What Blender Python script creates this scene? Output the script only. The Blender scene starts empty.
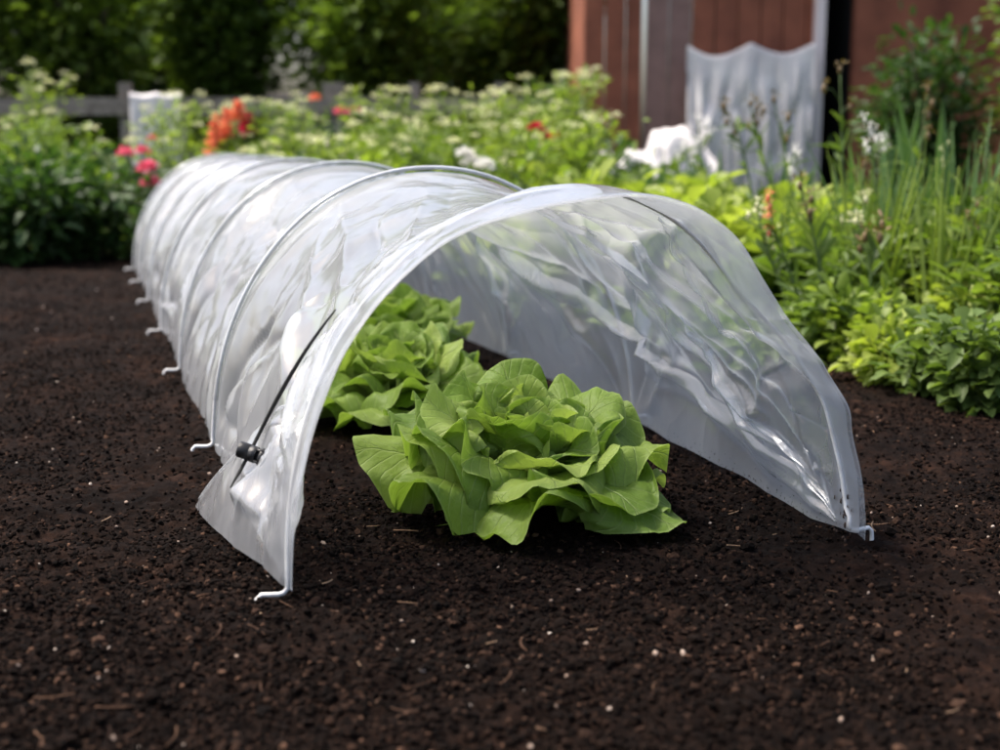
import bpy, math, random
import numpy as np
from math import sin, cos, pi, radians, atan, sqrt
from mathutils import Vector, Matrix

rng = np.random.default_rng(7)
random.seed(7)
SC = bpy.context.scene
COL = SC.collection

# ------------------------------------------------------------------ helpers
def tag(o, label=None, cat=None, group=None, kind=None):
    if label: o['label'] = label
    if cat: o['category'] = cat
    if group: o['group'] = group
    if kind: o['kind'] = kind
    return o

def empty(name, loc=(0, 0, 0), rz=0.0):
    o = bpy.data.objects.new(name, None)
    o.empty_display_size = 0.02
    o.location = loc
    o.rotation_euler = (0, 0, rz)
    COL.objects.link(o)
    return o

def copy_tree(o, parent=None):
    c = o.copy()
    COL.objects.link(c)
    c.parent = parent
    for ch in list(o.children):
        copy_tree(ch, c)
    return c

def mk(name, V, F, mat, parent=None, uv=None, smooth=True, mats=None, mi=None):
    """V (n,3), F (m,k) or list of such arrays, uv (n,2) per vertex"""
    V = np.asarray(V, dtype=np.float32)
    if not isinstance(F, (list, tuple)): F = [F]
    F = [np.asarray(f, dtype=np.int32) for f in F if len(f)]
    me = bpy.data.meshes.new(name)
    me.vertices.add(len(V)); me.vertices.foreach_set('co', V.ravel())
    loops = np.concatenate([f.ravel() for f in F])
    tot = np.concatenate([np.full(len(f), f.shape[1], np.int32) for f in F])
    st = np.concatenate([[0], np.cumsum(tot)[:-1]]).astype(np.int32)
    me.loops.add(len(loops)); me.loops.foreach_set('vertex_index', loops)
    me.polygons.add(len(tot)); me.polygons.foreach_set('loop_start', st)
    me.polygons.foreach_set('loop_total', tot)
    me.polygons.foreach_set('use_smooth', np.full(len(tot), smooth))
    if mi is not None: me.polygons.foreach_set('material_index', np.asarray(mi, np.int32))
    me.update(calc_edges=True)
    if uv is not None:
        l = me.uv_layers.new(name='UVMap')
        l.data.foreach_set('uv', np.asarray(uv, np.float32)[loops].ravel())
    for m in (mats or [mat]): me.materials.append(m)
    me.validate()
    o = bpy.data.objects.new(name, me)
    COL.objects.link(o)
    if parent is not None: o.parent = parent
    return o

def grid_faces(nu, nv, off=0):
    i, j = np.meshgrid(np.arange(nu - 1), np.arange(nv - 1), indexing='ij')
    a = (i * nv + j).ravel() + off
    return np.stack([a, a + nv, a + nv + 1, a + 1], 1)

class MB:
    def __init__(s): s.V = []; s.F = {}; s.U = []; s.n = 0
    def add(s, V, F, uv=None):
        V = np.asarray(V, float).reshape(-1, 3)
        for f in (F if isinstance(F, list) else [F]):
            f = np.asarray(f)
            s.F.setdefault(f.shape[1], []).append(f + s.n)
        s.V.append(V); s.U.append(np.zeros((len(V), 2)) if uv is None else np.asarray(uv, float))
        s.n += len(V)
        return s
    def build(s, name, mat, parent=None, smooth=True):
        return mk(name, np.concatenate(s.V), [np.concatenate(f) for f in s.F.values()], mat, parent,
                  np.concatenate(s.U), smooth)
    def tube(s, P, R, k=8, cap=True):
        P = np.asarray(P, float); n = len(P)
        R = np.full(n, R) if np.isscalar(R) else np.asarray(R, float)
        T = np.gradient(P, axis=0); T /= np.linalg.norm(T, axis=1)[:, None] + 1e-12
        ref = np.array([0, 0, 1.0]) if abs(T[0, 2]) < .9 else np.array([1.0, 0, 0])
        N = np.cross(T[0], ref); N /= np.linalg.norm(N)
        V = []
        an = np.arange(k) * 2 * pi / k
        for i in range(n):
            N = N - T[i] * (N @ T[i]); N /= np.linalg.norm(N)
            B = np.cross(T[i], N)
            V.append(P[i] + R[i] * (np.cos(an)[:, None] * N + np.sin(an)[:, None] * B))
        V = np.concatenate(V)
        i, j = np.meshgrid(np.arange(n - 1), np.arange(k), indexing='ij')
        a = (i * k + j).ravel(); b = (i * k + (j + 1) % k).ravel()
        F = [np.stack([a, b, b + k, a + k], 1)]
        if cap:
            V = np.concatenate([V, P[:1], P[-1:]])
            jj = np.arange(k); c0 = n * k
            F.append(np.stack([np.full(k, c0), (jj + 1) % k, jj], 1))
            F.append(np.stack([np.full(k, c0 + 1), jj + (n - 1) * k, (jj + 1) % k + (n - 1) * k], 1))
        return s.add(V, F, np.zeros((len(V), 2)))
    def box(s, lo, hi):
        x0, y0, z0 = lo; x1, y1, z1 = hi
        V = [(x0, y0, z0), (x1, y0, z0), (x1, y1, z0), (x0, y1, z0), (x0, y0, z1), (x1, y0, z1), (x1, y1, z1), (x0, y1, z1)]
        F = np.array([(0, 3, 2, 1), (4, 5, 6, 7), (0, 1, 5, 4), (1, 2, 6, 5), (2, 3, 7, 6), (3, 0, 4, 7)])
        return s.add(V, F)

def _hash(i, j, seed):
    n = (i.astype(np.int64) * 374761393 + j.astype(np.int64) * 668265263 + seed * 974634777) & 0xffffffff
    n = ((n ^ (n >> 13)) * 1274126177) & 0xffffffff
    n = n ^ (n >> 16)
    return (n & 0xffffff) / float(0xffffff)
def vnoise(x, y, seed=0):
    xi = np.floor(x); yi = np.floor(y); fx = x - xi; fy = y - yi
    fx = fx * fx * (3 - 2 * fx); fy = fy * fy * (3 - 2 * fy)
    a = _hash(xi, yi, seed); b = _hash(xi + 1, yi, seed); c = _hash(xi, yi + 1, seed); d = _hash(xi + 1, yi + 1, seed)
    return (a * (1 - fx) + b * fx) * (1 - fy) + (c * (1 - fx) + d * fx) * fy * 1.0
def fbm(x, y, seed=0, o=4, g=.5):
    t = 0; a = 1; s = 0
    for k in range(o):
        t = t + a * vnoise(x * 2 ** k + 17.3 * k, y * 2 ** k - 9.1 * k, seed + k); s += a; a *= g
    return t / s

# ------------------------------------------------------------------ node helpers
def new_mat(name):
    m = bpy.data.materials.new(name); m.use_nodes = True
    nt = m.node_tree; nt.nodes.clear()
    out = nt.nodes.new('ShaderNodeOutputMaterial')
    return m, nt, out
def N(nt, t, **kw):
    n = nt.nodes.new(t)
    for k, v in kw.items():
        if k.startswith('i_'): n.inputs[k[2:].replace('_', ' ')].default_value = v
        else: setattr(n, k, v)
    return n
def L(nt, a, b): nt.links.new(a, b)
def ramp(nt, fac, stops):
    r = nt.nodes.new('ShaderNodeValToRGB')
    while len(r.color_ramp.elements) < len(stops): r.color_ramp.elements.new(.5)
    for e, (p, c) in zip(r.color_ramp.elements, stops):
        e.position = p; e.color = (*c, 1)
    L(nt, fac, r.inputs['Fac'])
    return r.outputs['Color']
def noise(nt, scale, detail=4, rough=.55, dist=0, coord=None):
    n = N(nt, 'ShaderNodeTexNoise'); n.inputs['Scale'].default_value = scale
    n.inputs['Detail'].default_value = detail; n.inputs['Roughness'].default_value = rough
    n.inputs['Distortion'].default_value = dist
    if coord is not None: L(nt, coord, n.inputs['Vector'])
    return n.outputs['Fac']
def math_(nt, op, a, b=None, c=None):
    n = nt.nodes.new('ShaderNodeMath'); n.operation = op
    for k, v in enumerate((a, b, c)):
        if v is None: continue
        if isinstance(v, (int, float)): n.inputs[k].default_value = v
        else: L(nt, v, n.inputs[k])
    return n.outputs[0]
def mixc(nt, fac, a, b, blend='MIX'):
    n = nt.nodes.new('ShaderNodeMix'); n.data_type = 'RGBA'; n.blend_type = blend
    for k, v in ((0, fac), (6, a), (7, b)):
        if isinstance(v, (int, float)): n.inputs[k].default_value = v
        elif isinstance(v, tuple): n.inputs[k].default_value = (*v, 1)
        else: L(nt, v, n.inputs[k])
    return n.outputs[2]
def geo_pos(nt): return nt.nodes.new('ShaderNodeNewGeometry').outputs['Position']
def obj_co(nt): return nt.nodes.new('ShaderNodeTexCoord').outputs['Object']

def simple(name, stops, scale=8, rough=.6, bump=0, bscale=60, trans=None, spec=.5, metal=0):
    """colour from object-space noise, optional bump"""
    m, nt, out = new_mat(name)
    co = obj_co(nt)
    c = ramp(nt, noise(nt, scale, 5, coord=co), stops)
    p = N(nt, 'ShaderNodeBsdfPrincipled'); L(nt, c, p.inputs['Base Color'])
    p.inputs['Roughness'].default_value = rough; p.inputs['Specular IOR Level'].default_value = spec
    p.inputs['Metallic'].default_value = metal
    if bump:
        b = N(nt, 'ShaderNodeBump'); b.inputs['Strength'].default_value = bump; b.inputs['Distance'].default_value = .003
        L(nt, noise(nt, bscale, 4, coord=co), b.inputs['Height']); L(nt, b.outputs[0], p.inputs['Normal'])
    L(nt, p.outputs[0], out.inputs[0])
    return m

def leaf_mat(name, c0, c1, trans=.35, rough=.5, vein=.25, tcol=None, isl=True):
    """thin leaf: diffuse/gloss + translucency, colour varies leaf by leaf"""
    m, nt, out = new_mat(name)
    g = nt.nodes.new('ShaderNodeNewGeometry')
    pos = g.outputs['Position']
    f = math_(nt, 'ADD', math_(nt, 'MULTIPLY', noise(nt, 5, 3, coord=pos), .5),
              math_(nt, 'MULTIPLY', g.outputs['Random Per Island'], .5))
    c = ramp(nt, f, [(.25, c0), (.75, c1)])
    p = N(nt, 'ShaderNodeBsdfPrincipled'); L(nt, c, p.inputs['Base Color'])
    p.inputs['Roughness'].default_value = rough
    p.inputs['Specular IOR Level'].default_value = .35
    t = N(nt, 'ShaderNodeBsdfTranslucent')
    L(nt, mixc(nt, 1.0, c, tcol or (1.6, 1.7, .7), 'MULTIPLY'), t.inputs['Color'])
    mx = N(nt, 'ShaderNodeMixShader'); mx.inputs[0].default_value = trans
    L(nt, p.outputs[0], mx.inputs[1]); L(nt, t.outputs[0], mx.inputs[2]); L(nt, mx.outputs[0], out.inputs[0])
    return m

# ------------------------------------------------------------------ camera
F_PX = 1300.0
cam_d = bpy.data.cameras.new('camera'); cam = bpy.data.objects.new('camera', cam_d)
COL.objects.link(cam); SC.camera = cam
CH = .33; PITCH = atan(230 / F_PX)
cam.location = (0, 0, CH); cam.rotation_euler = (pi / 2 - PITCH, 0, 0)
cam_d.sensor_width = 36; cam_d.lens = F_PX / 1000 * 36
cam_d.clip_start = .02; cam_d.clip_end = 2000
cam_d.dof.use_dof = True; cam_d.dof.focus_distance = 1.15; cam_d.dof.aperture_fstop = 5.4

def at(px, py, Y):
    """point seen at picture position (1000x750) at world distance Y"""
    u = (px - 500) / F_PX; v = (375 - py) / F_PX
    d = np.array([u, cos(PITCH) + v * sin(PITCH), -sin(PITCH) + v * cos(PITCH)])
    return np.array([0, 0, CH]) + d * (Y / d[1])
def gnd(px, py, z=0.0):
    u = (px - 500) / F_PX; v = (375 - py) / F_PX
    d = np.array([u, cos(PITCH) + v * sin(PITCH), -sin(PITCH) + v * cos(PITCH)])
    return np.array([0, 0, CH]) + d * ((z - CH) / d[2])

# ------------------------------------------------------------------ light
w = bpy.data.worlds.new('World'); SC.world = w; w.use_nodes = True
wn = w.node_tree; bg = wn.nodes['Background']
sky = wn.nodes.new('ShaderNodeTexSky'); sky.sky_type = 'NISHITA'; sky.sun_disc = False
SUN_EL = radians(61); SUN_AZ = radians(-78)      # azimuth from +Y, negative = to the left
sky.sun_elevation = SUN_EL; sky.sun_rotation = SUN_AZ
sky.air_density = 1.0; sky.dust_density = 6.0; sky.ozone_density = 1.0
wn.links.new(sky.outputs[0], bg.inputs[0]); bg.inputs[1].default_value = .15
sd = bpy.data.lights.new('sun', 'SUN'); sd.energy = 2.7; sd.angle = radians(10); sd.color = (1, .95, .87)
so = bpy.data.objects.new('sun', sd); COL.objects.link(so)
sdir = Vector((sin(SUN_AZ) * cos(SUN_EL), cos(SUN_AZ) * cos(SUN_EL), sin(SUN_EL)))
so.rotation_euler = sdir.to_track_quat('Z', 'Y').to_euler(); so.location = sdir * 5
SC.view_settings.view_transform = 'Standard'; SC.view_settings.look = 'None'
SC.view_settings.exposure = .95; SC.view_settings.gamma = 1
SC.cycles.transparent_max_bounces = 40; SC.cycles.max_bounces = 10
SC.cycles.transmission_bounces = 8; SC.cycles.diffuse_bounces = 4; SC.cycles.glossy_bounces = 4
SC.cycles.use_denoising = True
SC.cycles.caustics_reflective = False; SC.cycles.caustics_refractive = False

# ------------------------------------------------------------------ tunnel frame of reference
AZ = radians(17.7)
AX = np.array([-sin(AZ), cos(AZ), 0]); RX = np.array([cos(AZ), sin(AZ), 0]); UP = np.array([0, 0, 1.0])
L0 = np.array([-.160, .914, 0]); HW = .2435; HH = .302
C0 = L0 + HW * RX

# ------------------------------------------------------------------ soil
def soil_h(x, y):
    # broad lumps, clods and crumbs of peaty soil, real heights in metres
    h = .026 * (fbm(x * 3.6, y * 3.6, 3, 3) - .5)
    h += .010 * (fbm(x * 14, y * 14, 11, 3) - .5)
    c = fbm(x * 42, y * 42, 21, 4, .6)
    h += .011 * np.clip(c - .45, 0, 1)
    c2 = 1 - np.abs(2 * fbm(x * 75, y * 75, 31, 3, .6) - 1)
    h += .0075 * (c2 - .6) + .0035 * (fbm(x * 160, y * 160, 71, 2, .7) - .5) + .004 * (fbm(x * 95, y * 95, 77, 3, .7) - .5)
    return h - .001
def spaced(lo, hi, step, far, g=1.09, n_grow=None):
    v = list(np.arange(lo, hi, step)); s = step; a = v[-1]; b = v[0]; up = []; dn = []
    while a < far: s *= g; a += s; up.append(a)
    s = step
    while b > -far: s *= g; b -= s; dn.append(b)
    return np.array(dn[::-1] + v + up)
xs = spaced(-.95, 1.05, .0044, 180)
ys_ = [.5]; s = .0034
while ys_[-1] < 4.2: ys_.append(ys_[-1] + .0034 * max(1, (ys_[-1] / .95) ** 1.5))
s = ys_[-1] - ys_[-2]
while ys_[-1] < 260: s *= 1.12; ys_.append(ys_[-1] + s)
s = .004; b = ys_[0]; dn = []
while b > -180: s *= 1.16; b -= s; dn.append(b)
ys = np.array(dn[::-1] + ys_)
GX, GY = np.meshgrid(xs, ys, indexing='ij')
GZ = soil_h(GX, GY)
fade = np.clip(1 - (np.hypot(GX, GY) - 6) / 4, 0, 1); GZ *= fade

m, nt, out = new_mat('peat_soil')
pos = geo_pos(nt)
n1 = noise(nt, 55, 8, .7, coord=pos); n2 = noise(nt, 7, 5, coord=pos); n3 = noise(nt, 300, 5, .7, coord=pos)
ca = ramp(nt, n1, [(.28, (.0026, .0015, .0011)), (.50, (.0092, .0050, .0035)), (.66, (.024, .0130, .0088)), (.80, (.056, .033, .022))])
cb = ramp(nt, n2, [(.32, (.36, .34, .34)), (.5, (.72, .68, .66)), (.70, (1.45, 1.25, 1.12))])
cc = mixc(nt, 1.0, ca, cb, 'MULTIPLY')
sp = ramp(nt, n3, [(.66, (0, 0, 0)), (.72, (1, 1, 1))])
cc = mixc(nt, sp, cc, (.10, .062, .042))
p = N(nt, 'ShaderNodeBsdfPrincipled'); L(nt, cc, p.inputs['Base Color'])
p.inputs['Roughness'].default_value = .95; p.inputs['Specular IOR Level'].default_value = .08
bmp = N(nt, 'ShaderNodeBump'); bmp.inputs['Strength'].default_value = 1.0; bmp.inputs['Distance'].default_value = .004
L(nt, math_(nt, 'ADD', n1, math_(nt, 'MULTIPLY', n3, .35)), bmp.inputs['Height']); L(nt, bmp.outputs[0], p.inputs['Normal'])
L(nt, p.outputs[0], out.inputs[0]); M_SOIL = m
ground = mk('ground', np.stack([GX.ravel(), GY.ravel(), GZ.ravel()], 1), grid_faces(len(xs), len(ys)), M_SOIL)
tag(ground, 'dark brown crumbly garden soil', kind='structure')

def ico(sub):
    import bmesh
    b = bmesh.new(); bmesh.ops.create_icosphere(b, subdivisions=sub, radius=1)
    V = np.array([v.co[:] for v in b.verts]); F = np.array([[v.index for v in f.verts] for f in b.faces]); b.free()
    return V, F
IC1, IF1 = ico(1); IC2, IF2 = ico(2)
def scatter_lumps(name, n, smin, smax, mat, region, seed, pw=2.0, jag=.28, sink=.3, flat=.75, tmpl=(IC1, IF1), size_pow=3, smooth=False):
    r = np.random.default_rng(seed); T, TF = tmpl
    x, y = region(r, n)
    s = smin + (smax - smin) * r.random(n) ** size_pow
    ax = s[:, None] * (0.7 + .6 * r.random((n, 3))); ax[:, 2] *= flat
    V = np.repeat(T[None], n, 0) * (1 + jag * (r.random((n, len(T), 1)) * 2 - 1)) * ax[:, None, :]
    a = r.random(n) * 2 * pi; tl = (r.random(n) - .5) * 1.2
    ct, st = np.cos(tl)[:, None], np.sin(tl)[:, None]
    X, Y, Z = V[..., 0], V[..., 1], V[..., 2]
    Y, Z = Y * ct - Z * st, Y * st + Z * ct
    ca_, sa_ = np.cos(a)[:, None], np.sin(a)[:, None]
    X, Y = X * ca_ - Y * sa_, X * sa_ + Y * ca_
    V = np.stack([X + x[:, None], Y + y[:, None], Z + soil_h(x, y)[:, None] + (s * (1 - sink) * .6)[:, None]], -1)
    F = (TF[None] + (np.arange(n) * len(T))[:, None, None]).reshape(-1, 3)
    return mk(name, V.reshape(-1, 3), F, mat, smooth=smooth)
def near_region(r, n):
    y = .58 + 3.2 * r.random(n * 3) ** 2.1
    x = (r.random(n * 3) * 2 - 1) * (.47 * y + .08)
    # the bed ends where the plants on the right begin
    d = (x - C0[0]) * RX[0] + (y - C0[1]) * RX[1]
    ok = (d < .75) & (fbm(x * 6, y * 6, 19, 3) + .5 * (r.random(n * 3) - .5) > .36)
    return x[ok][:n], y[ok][:n]
def isl_mat(name, stops, rough=.9, spec=.2, bump=.8):
    m, nt, out = new_mat(name)
    g = nt.nodes.new('ShaderNodeNewGeometry')
    c = ramp(nt, g.outputs['Random Per Island'], stops)
    c = mixc(nt, 1.0, c, ramp(nt, noise(nt, 260, 4, .7, coord=g.outputs['Position']), [(.3, (.55, .5, .5)), (.7, (1.4, 1.4, 1.4))]), 'MULTIPLY')
    p = N(nt, 'ShaderNodeBsdfPrincipled'); L(nt, c, p.inputs['Base Color'])
    p.inputs['Roughness'].default_value = rough; p.inputs['Specular IOR Level'].default_value = spec
    b = N(nt, 'ShaderNodeBump'); b.inputs['Strength'].default_value = bump; b.inputs['Distance'].default_value = .0015
    L(nt, noise(nt, 500, 4, .7, coord=g.outputs['Position']), b.inputs['Height']); L(nt, b.outputs[0], p.inputs['Normal'])
    L(nt, p.outputs[0], out.inputs[0]); return m
M_CRUMB = isl_mat('soil_crumb', [(0, (.0024, .0014, .001)), (.6, (.0070, .0040, .0028)), (.88, (.018, .0100, .0068)), (.975, (.048, .027, .018)), (1, (.11, .062, .04))], .95, .08)
M_GRIT = isl_mat('pale_grit', [(0, (.16, .11, .08)), (.6, (.30, .22, .17)), (1, (.52, .45, .38))], .7, .4, .4)
nreg = lambda r, n: near_region(r, n)
tag(scatter_lumps('soil_clods', 2200, .002, .0056, M_CRUMB, nreg, 6, jag=.22, flat=.7, sink=.5, size_pow=2.6, tmpl=(IC2, IF2)), 'small clods of dark soil', kind='stuff')
tag(scatter_lumps('soil_crumbs', 190000, .0004, .0027, M_CRUMB, nreg, 5, jag=.38, flat=.8, size_pow=2.6), 'loose crumbs of dark peaty soil', kind='stuff')
tag(scatter_lumps('pale_grit', 700, .0005, .0024, M_GRIT, nreg, 8, jag=.3, sink=.1, size_pow=2.4), 'pale bits of grit scattered in the soil', kind='stuff')
# straw fibres
mb = MB(); r = np.random.default_rng(12)
fx, fy = near_region(r, 260)
for x, y in zip(fx, fy):
    l = .006 + .02 * r.random() ** 2; a = r.random() * 6.3; k = (r.random() - .5) * 1.2
    t = np.linspace(-.5, .5, 5)
    P = np.stack([x + l * t * cos(a) + k * l * t * t * sin(a), y + l * t * sin(a) - k * l * t * t * cos(a),
                  soil_h(np.array([x]), np.array([y]))[0] + .0035 + l * .12 * t + 0 * t], 1)
    mb.tube(P, .00035 + .0004 * r.random(), 4)
M_FIB = isl_mat('dry_fibre', [(0, (.04, .02, .012)), (.6, (.12, .065, .038)), (1, (.32, .22, .14))])
tag(mb.build('plant_fibres', M_FIB), 'thin dry roots and straw in the soil', kind='stuff')

# ------------------------------------------------------------------ polythene film
def film_material(name, haze=.30, crinkle=1.0, clear=(.93, .945, .955)):
    m, nt, out = new_mat(name)
    pos = geo_pos(nt)
    mp = N(nt, 'ShaderNodeMapping'); mp.inputs['Scale'].default_value = (1, 1, .8); L(nt, pos, mp.inputs['Vector'])
    # creases: ridged noise, broad + fine
    def ridged(scale, dist, pw):
        f = noise(nt, scale, 3, .5, dist, mp.outputs[0])
        f = math_(nt, 'ABSOLUTE', math_(nt, 'SUBTRACT', f, .5))
        f = math_(nt, 'SUBTRACT', 1.0, math_(nt, 'MULTIPLY', f, 6.0)); f = math_(nt, 'MAXIMUM', f, 0.0)
        return math_(nt, 'POWER', f, pw)
    def facet(scale):
        wv = N(nt, 'ShaderNodeTexNoise'); wv.inputs['Scale'].default_value = 4; wv.inputs['Detail'].default_value = 1; L(nt, mp.outputs[0], wv.inputs['Vector'])
        vm = N(nt, 'ShaderNodeVectorMath'); vm.operation = 'MULTIPLY_ADD'; L(nt, wv.outputs['Color'], vm.inputs[0]); vm.inputs[1].default_value = (.12, .12, .12); L(nt, mp.outputs[0], vm.inputs[2])
        v = N(nt, 'ShaderNodeTexVoronoi'); v.feature = 'DISTANCE_TO_EDGE'; v.inputs['Scale'].default_value = scale; L(nt, vm.outputs[0], v.inputs['Vector'])
        return v.outputs['Distance']
    h = math_(nt, 'ADD', math_(nt, 'MULTIPLY', ridged(6, .5, 1.7), 1.3), math_(nt, 'MULTIPLY', facet(13), 1.5))
    h = math_(nt, 'ADD', h, math_(nt, 'MULTIPLY', noise(nt, 9, 2, .4, .2, mp.outputs[0]), 2.2))
    b = N(nt, 'ShaderNodeBump'); b.inputs['Strength'].default_value = .42 * crinkle; b.inputs['Distance'].default_value = .006
    L(nt, h, b.inputs['Height'])
    lw = N(nt, 'ShaderNodeLayerWeight'); lw.inputs['Blend'].default_value = .5; L(nt, b.outputs[0], lw.inputs['Normal'])
    fac = lw.outputs['Facing']
    fres = math_(nt, 'MULTIPLY_ADD', math_(nt, 'POWER', fac, 4.0), .75, .10)
    # haze grows as the look through the sheet gets longer
    cosv = math_(nt, 'MAXIMUM', math_(nt, 'SUBTRACT', 1.0, fac), .18)
    hz = math_(nt, 'MULTIPLY_ADD', noise(nt, 6, 4, .6, .6, mp.outputs[0]), .34, haze - .17)
    hz = math_(nt, 'SUBTRACT', 1.0, math_(nt, 'POWER', math_(nt, 'SUBTRACT', 1.0, hz), math_(nt, 'DIVIDE', 1.0, math_(nt, 'POWER', cosv, .75))))
    tr = N(nt, 'ShaderNodeBsdfTransparent'); tr.inputs[0].default_value = (*clear, 1)
    df = N(nt, 'ShaderNodeBsdfDiffuse'); df.inputs[0].default_value = (.60, .61, .645, 1)
    tl = N(nt, 'ShaderNodeBsdfTranslucent'); tl.inputs[0].default_value = (.86, .88, .89, 1)
    L(nt, b.outputs[0], df.inputs['Normal']); L(nt, b.outputs[0], tl.inputs['Normal'])
    dt = N(nt, 'ShaderNodeMixShader'); dt.inputs[0].default_value = .55
    L(nt, df.outputs[0], dt.inputs[1]); L(nt, tl.outputs[0], dt.inputs[2])
    # soil splashed on the lowest few centimetres
    sz = nt.nodes.new('ShaderNodeSeparateXYZ'); L(nt, pos, sz.inputs[0])
    low = math_(nt, 'MAXIMUM', math_(nt, 'SUBTRACT', 1.0, math_(nt, 'DIVIDE', sz.outputs[2], .055)), 0.0)
    th_ = math_(nt, 'SUBTRACT', .80, math_(nt, 'MULTIPLY', math_(nt, 'POWER', low, 1.5), .24))
    spk = math_(nt, 'MULTIPLY', math_(nt, 'MAXIMUM', math_(nt, 'SUBTRACT', noise(nt, 260, 3, .65, coord=pos), th_), 0.0), 14.0)
    spk = math_(nt, 'MINIMUM', spk, .85)
    mud = N(nt, 'ShaderNodeBsdfDiffuse'); mud.inputs[0].default_value = (.035, .02, .013, 1)
    hz = math_(nt, 'MAXIMUM', hz, spk)
    dm = N(nt, 'ShaderNodeMixShader'); L(nt, math_(nt, 'MINIMUM', math_(nt, 'MULTIPLY', spk, 4.0), 1.0), dm.inputs[0]); L(nt, dt.outputs[0], dm.inputs[1]); L(nt, mud.outputs[0], dm.inputs[2]); dt = dm
    m1 = N(nt, 'ShaderNodeMixShader'); L(nt, hz, m1.inputs[0]); L(nt, tr.outputs[0], m1.inputs[1]); L(nt, dt.outputs[0], m1.inputs[2])
    gl = N(nt, 'ShaderNodeBsdfGlossy'); gl.inputs['Color'].default_value = (.95, .95, .97, 1); gl.inputs['Roughness'].default_value = .17
    L(nt, b.outputs[0], gl.inputs['Normal'])
    m2 = N(nt, 'ShaderNodeMixShader'); L(nt, fres, m2.inputs[0]); L(nt, m1.outputs[0], m2.inputs[1]); L(nt, gl.outputs[0], m2.inputs[2])
    L(nt, m2.outputs[0], out.inputs[0])
    return m
M_FILM = film_material('polythene', .34, .75)
M_HEM = film_material('polythene_hem', .22, .9)
M_SLEEVE = film_material('polythene_sleeve', .12, .3)
m, nt, out = new_mat('hoop_plastic')
p = N(nt, 'ShaderNodeBsdfPrincipled'); p.inputs['Base Color'].default_value = (.78, .78, .78, 1); p.inputs['Roughness'].default_value = .35
pos = geo_pos(nt); L(nt, ramp(nt, noise(nt, 60, 4, coord=pos), [(.3, (.62, .60, .58)), (.6, (.80, .80, .80))]), p.inputs['Base Color'])
L(nt, p.outputs[0], out.inputs[0]); M_HOOP = m
M_BLACK = simple('black_plastic', [(.3, (.006, .006, .007)), (.7, (.014, .014, .015))], 200, .38, .2, 900)
M_CORD = simple('black_cord', [(.3, (.005, .005, .006)), (.7, (.013, .013, .014))], 400, .6, .8, 1500)

HU = [0, .488, .985, 1.45, 1.88, 2.28, 2.66]       # hoop stations along the tunnel
r0 = np.array([-.2435, -.24, -.23, -.2, -.15, -.10, -.05, 0, .036, .079, .123, .16, .183, .200, .214, .230, .2435])
# front hoop's right side is pulled a little flat
def prof(v, u):
    """cross-section point (offset, height) for arc parameter v 0..1"""
    ph = pi * (1 - v)
    c, s_ = np.cos(ph), np.sin(ph)
    o = HW * np.sign(c) * np.abs(c) ** .97
    z = HH * np.abs(s_) ** .95
    k = np.exp(-(u / .22) ** 2) * np.clip((v - .45) / .12, 0, 1)
    # flatten shoulder on the right at the mouth
    z = z - k * (.026 * np.exp(-((v - .74) / .14) ** 2) + .008 * np.exp(-((v - .70) / .06) ** 2))
    o = o - k * (.008 * np.exp(-((v - .80) / .12) ** 2) + .020 * np.clip((v - .80) / .20, 0, 1) ** .8) + k * .004 * np.exp(-((v - .86) / .03) ** 2)
    return o, z

def film_point(U, V, disp=0.0, extra=None):
    """U along, V 0..1 around, disp = offset along outward normal"""
    o, z = prof(V, U)
    # sag between hoops
    hu = np.array(HU); idx = np.clip(np.searchsorted(hu, U, side='right') - 1, 0, len(hu) - 2)
    ph = np.clip((U - hu[idx]) / (hu[idx + 1] - hu[idx]), 0, 1)
    sag = np.sin(pi * ph) ** .8 * (U > 0)
    side = np.sin(pi * V)
    amt = sag * (.026 + .006 * np.sin(idx * 2.1)) * np.clip(side * 1.5, 0, 1)
    nrm = np.stack([o / HW ** 2, z / HH ** 2], -1); nrm /= np.linalg.norm(nrm, axis=-1)[..., None] + 1e-9
    d = disp - amt
    o = o + nrm[..., 0] * d; z = z + nrm[..., 1] * d
    ext = -(.022 * np.exp(-((1 - V) / .16) ** 2) + .024 * np.exp(-(V / .10) ** 2)) * np.exp(-(U / .16) ** 2)
    return C0 + (U + ext)[..., None] * AX + o[..., None] * RX + z[..., None] * UP

ARC = .86                                            # arc length of a hoop
def ridges(U, V, R):
    """sum of sharp-crested folds; R rows: u0,v0,u1,v1,height,width"""
    D = np.zeros_like(U)
    x = U; y = V * ARC
    for (u0, v0, u1, v1, h, wd) in R:
        ax, ay, bx, by = u0, v0 * ARC, u1, v1 * ARC
        lx, ly = bx - ax, by - ay; l2 = lx * lx + ly * ly + 1e-9; l = sqrt(l2)
        t = ((x - ax) * lx + (y - ay) * ly) / l2
        dd = ((x - ax) * ly - (y - ay) * lx) / l
        dd = dd + .006 * np.sin(t * 7 + u0 * 30)
        tc = np.clip(t, 0, 1)
        fall = np.exp(-((t - tc) * l / .025) ** 2) * (.25 + .75 * np.sin(pi * np.clip(tc, .04, .96)) ** .6)
        D += h * fall * np.exp(-np.sqrt((dd / wd) ** 2 + .008) + .09)
    return D
r = np.random.default_rng(31)
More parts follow.
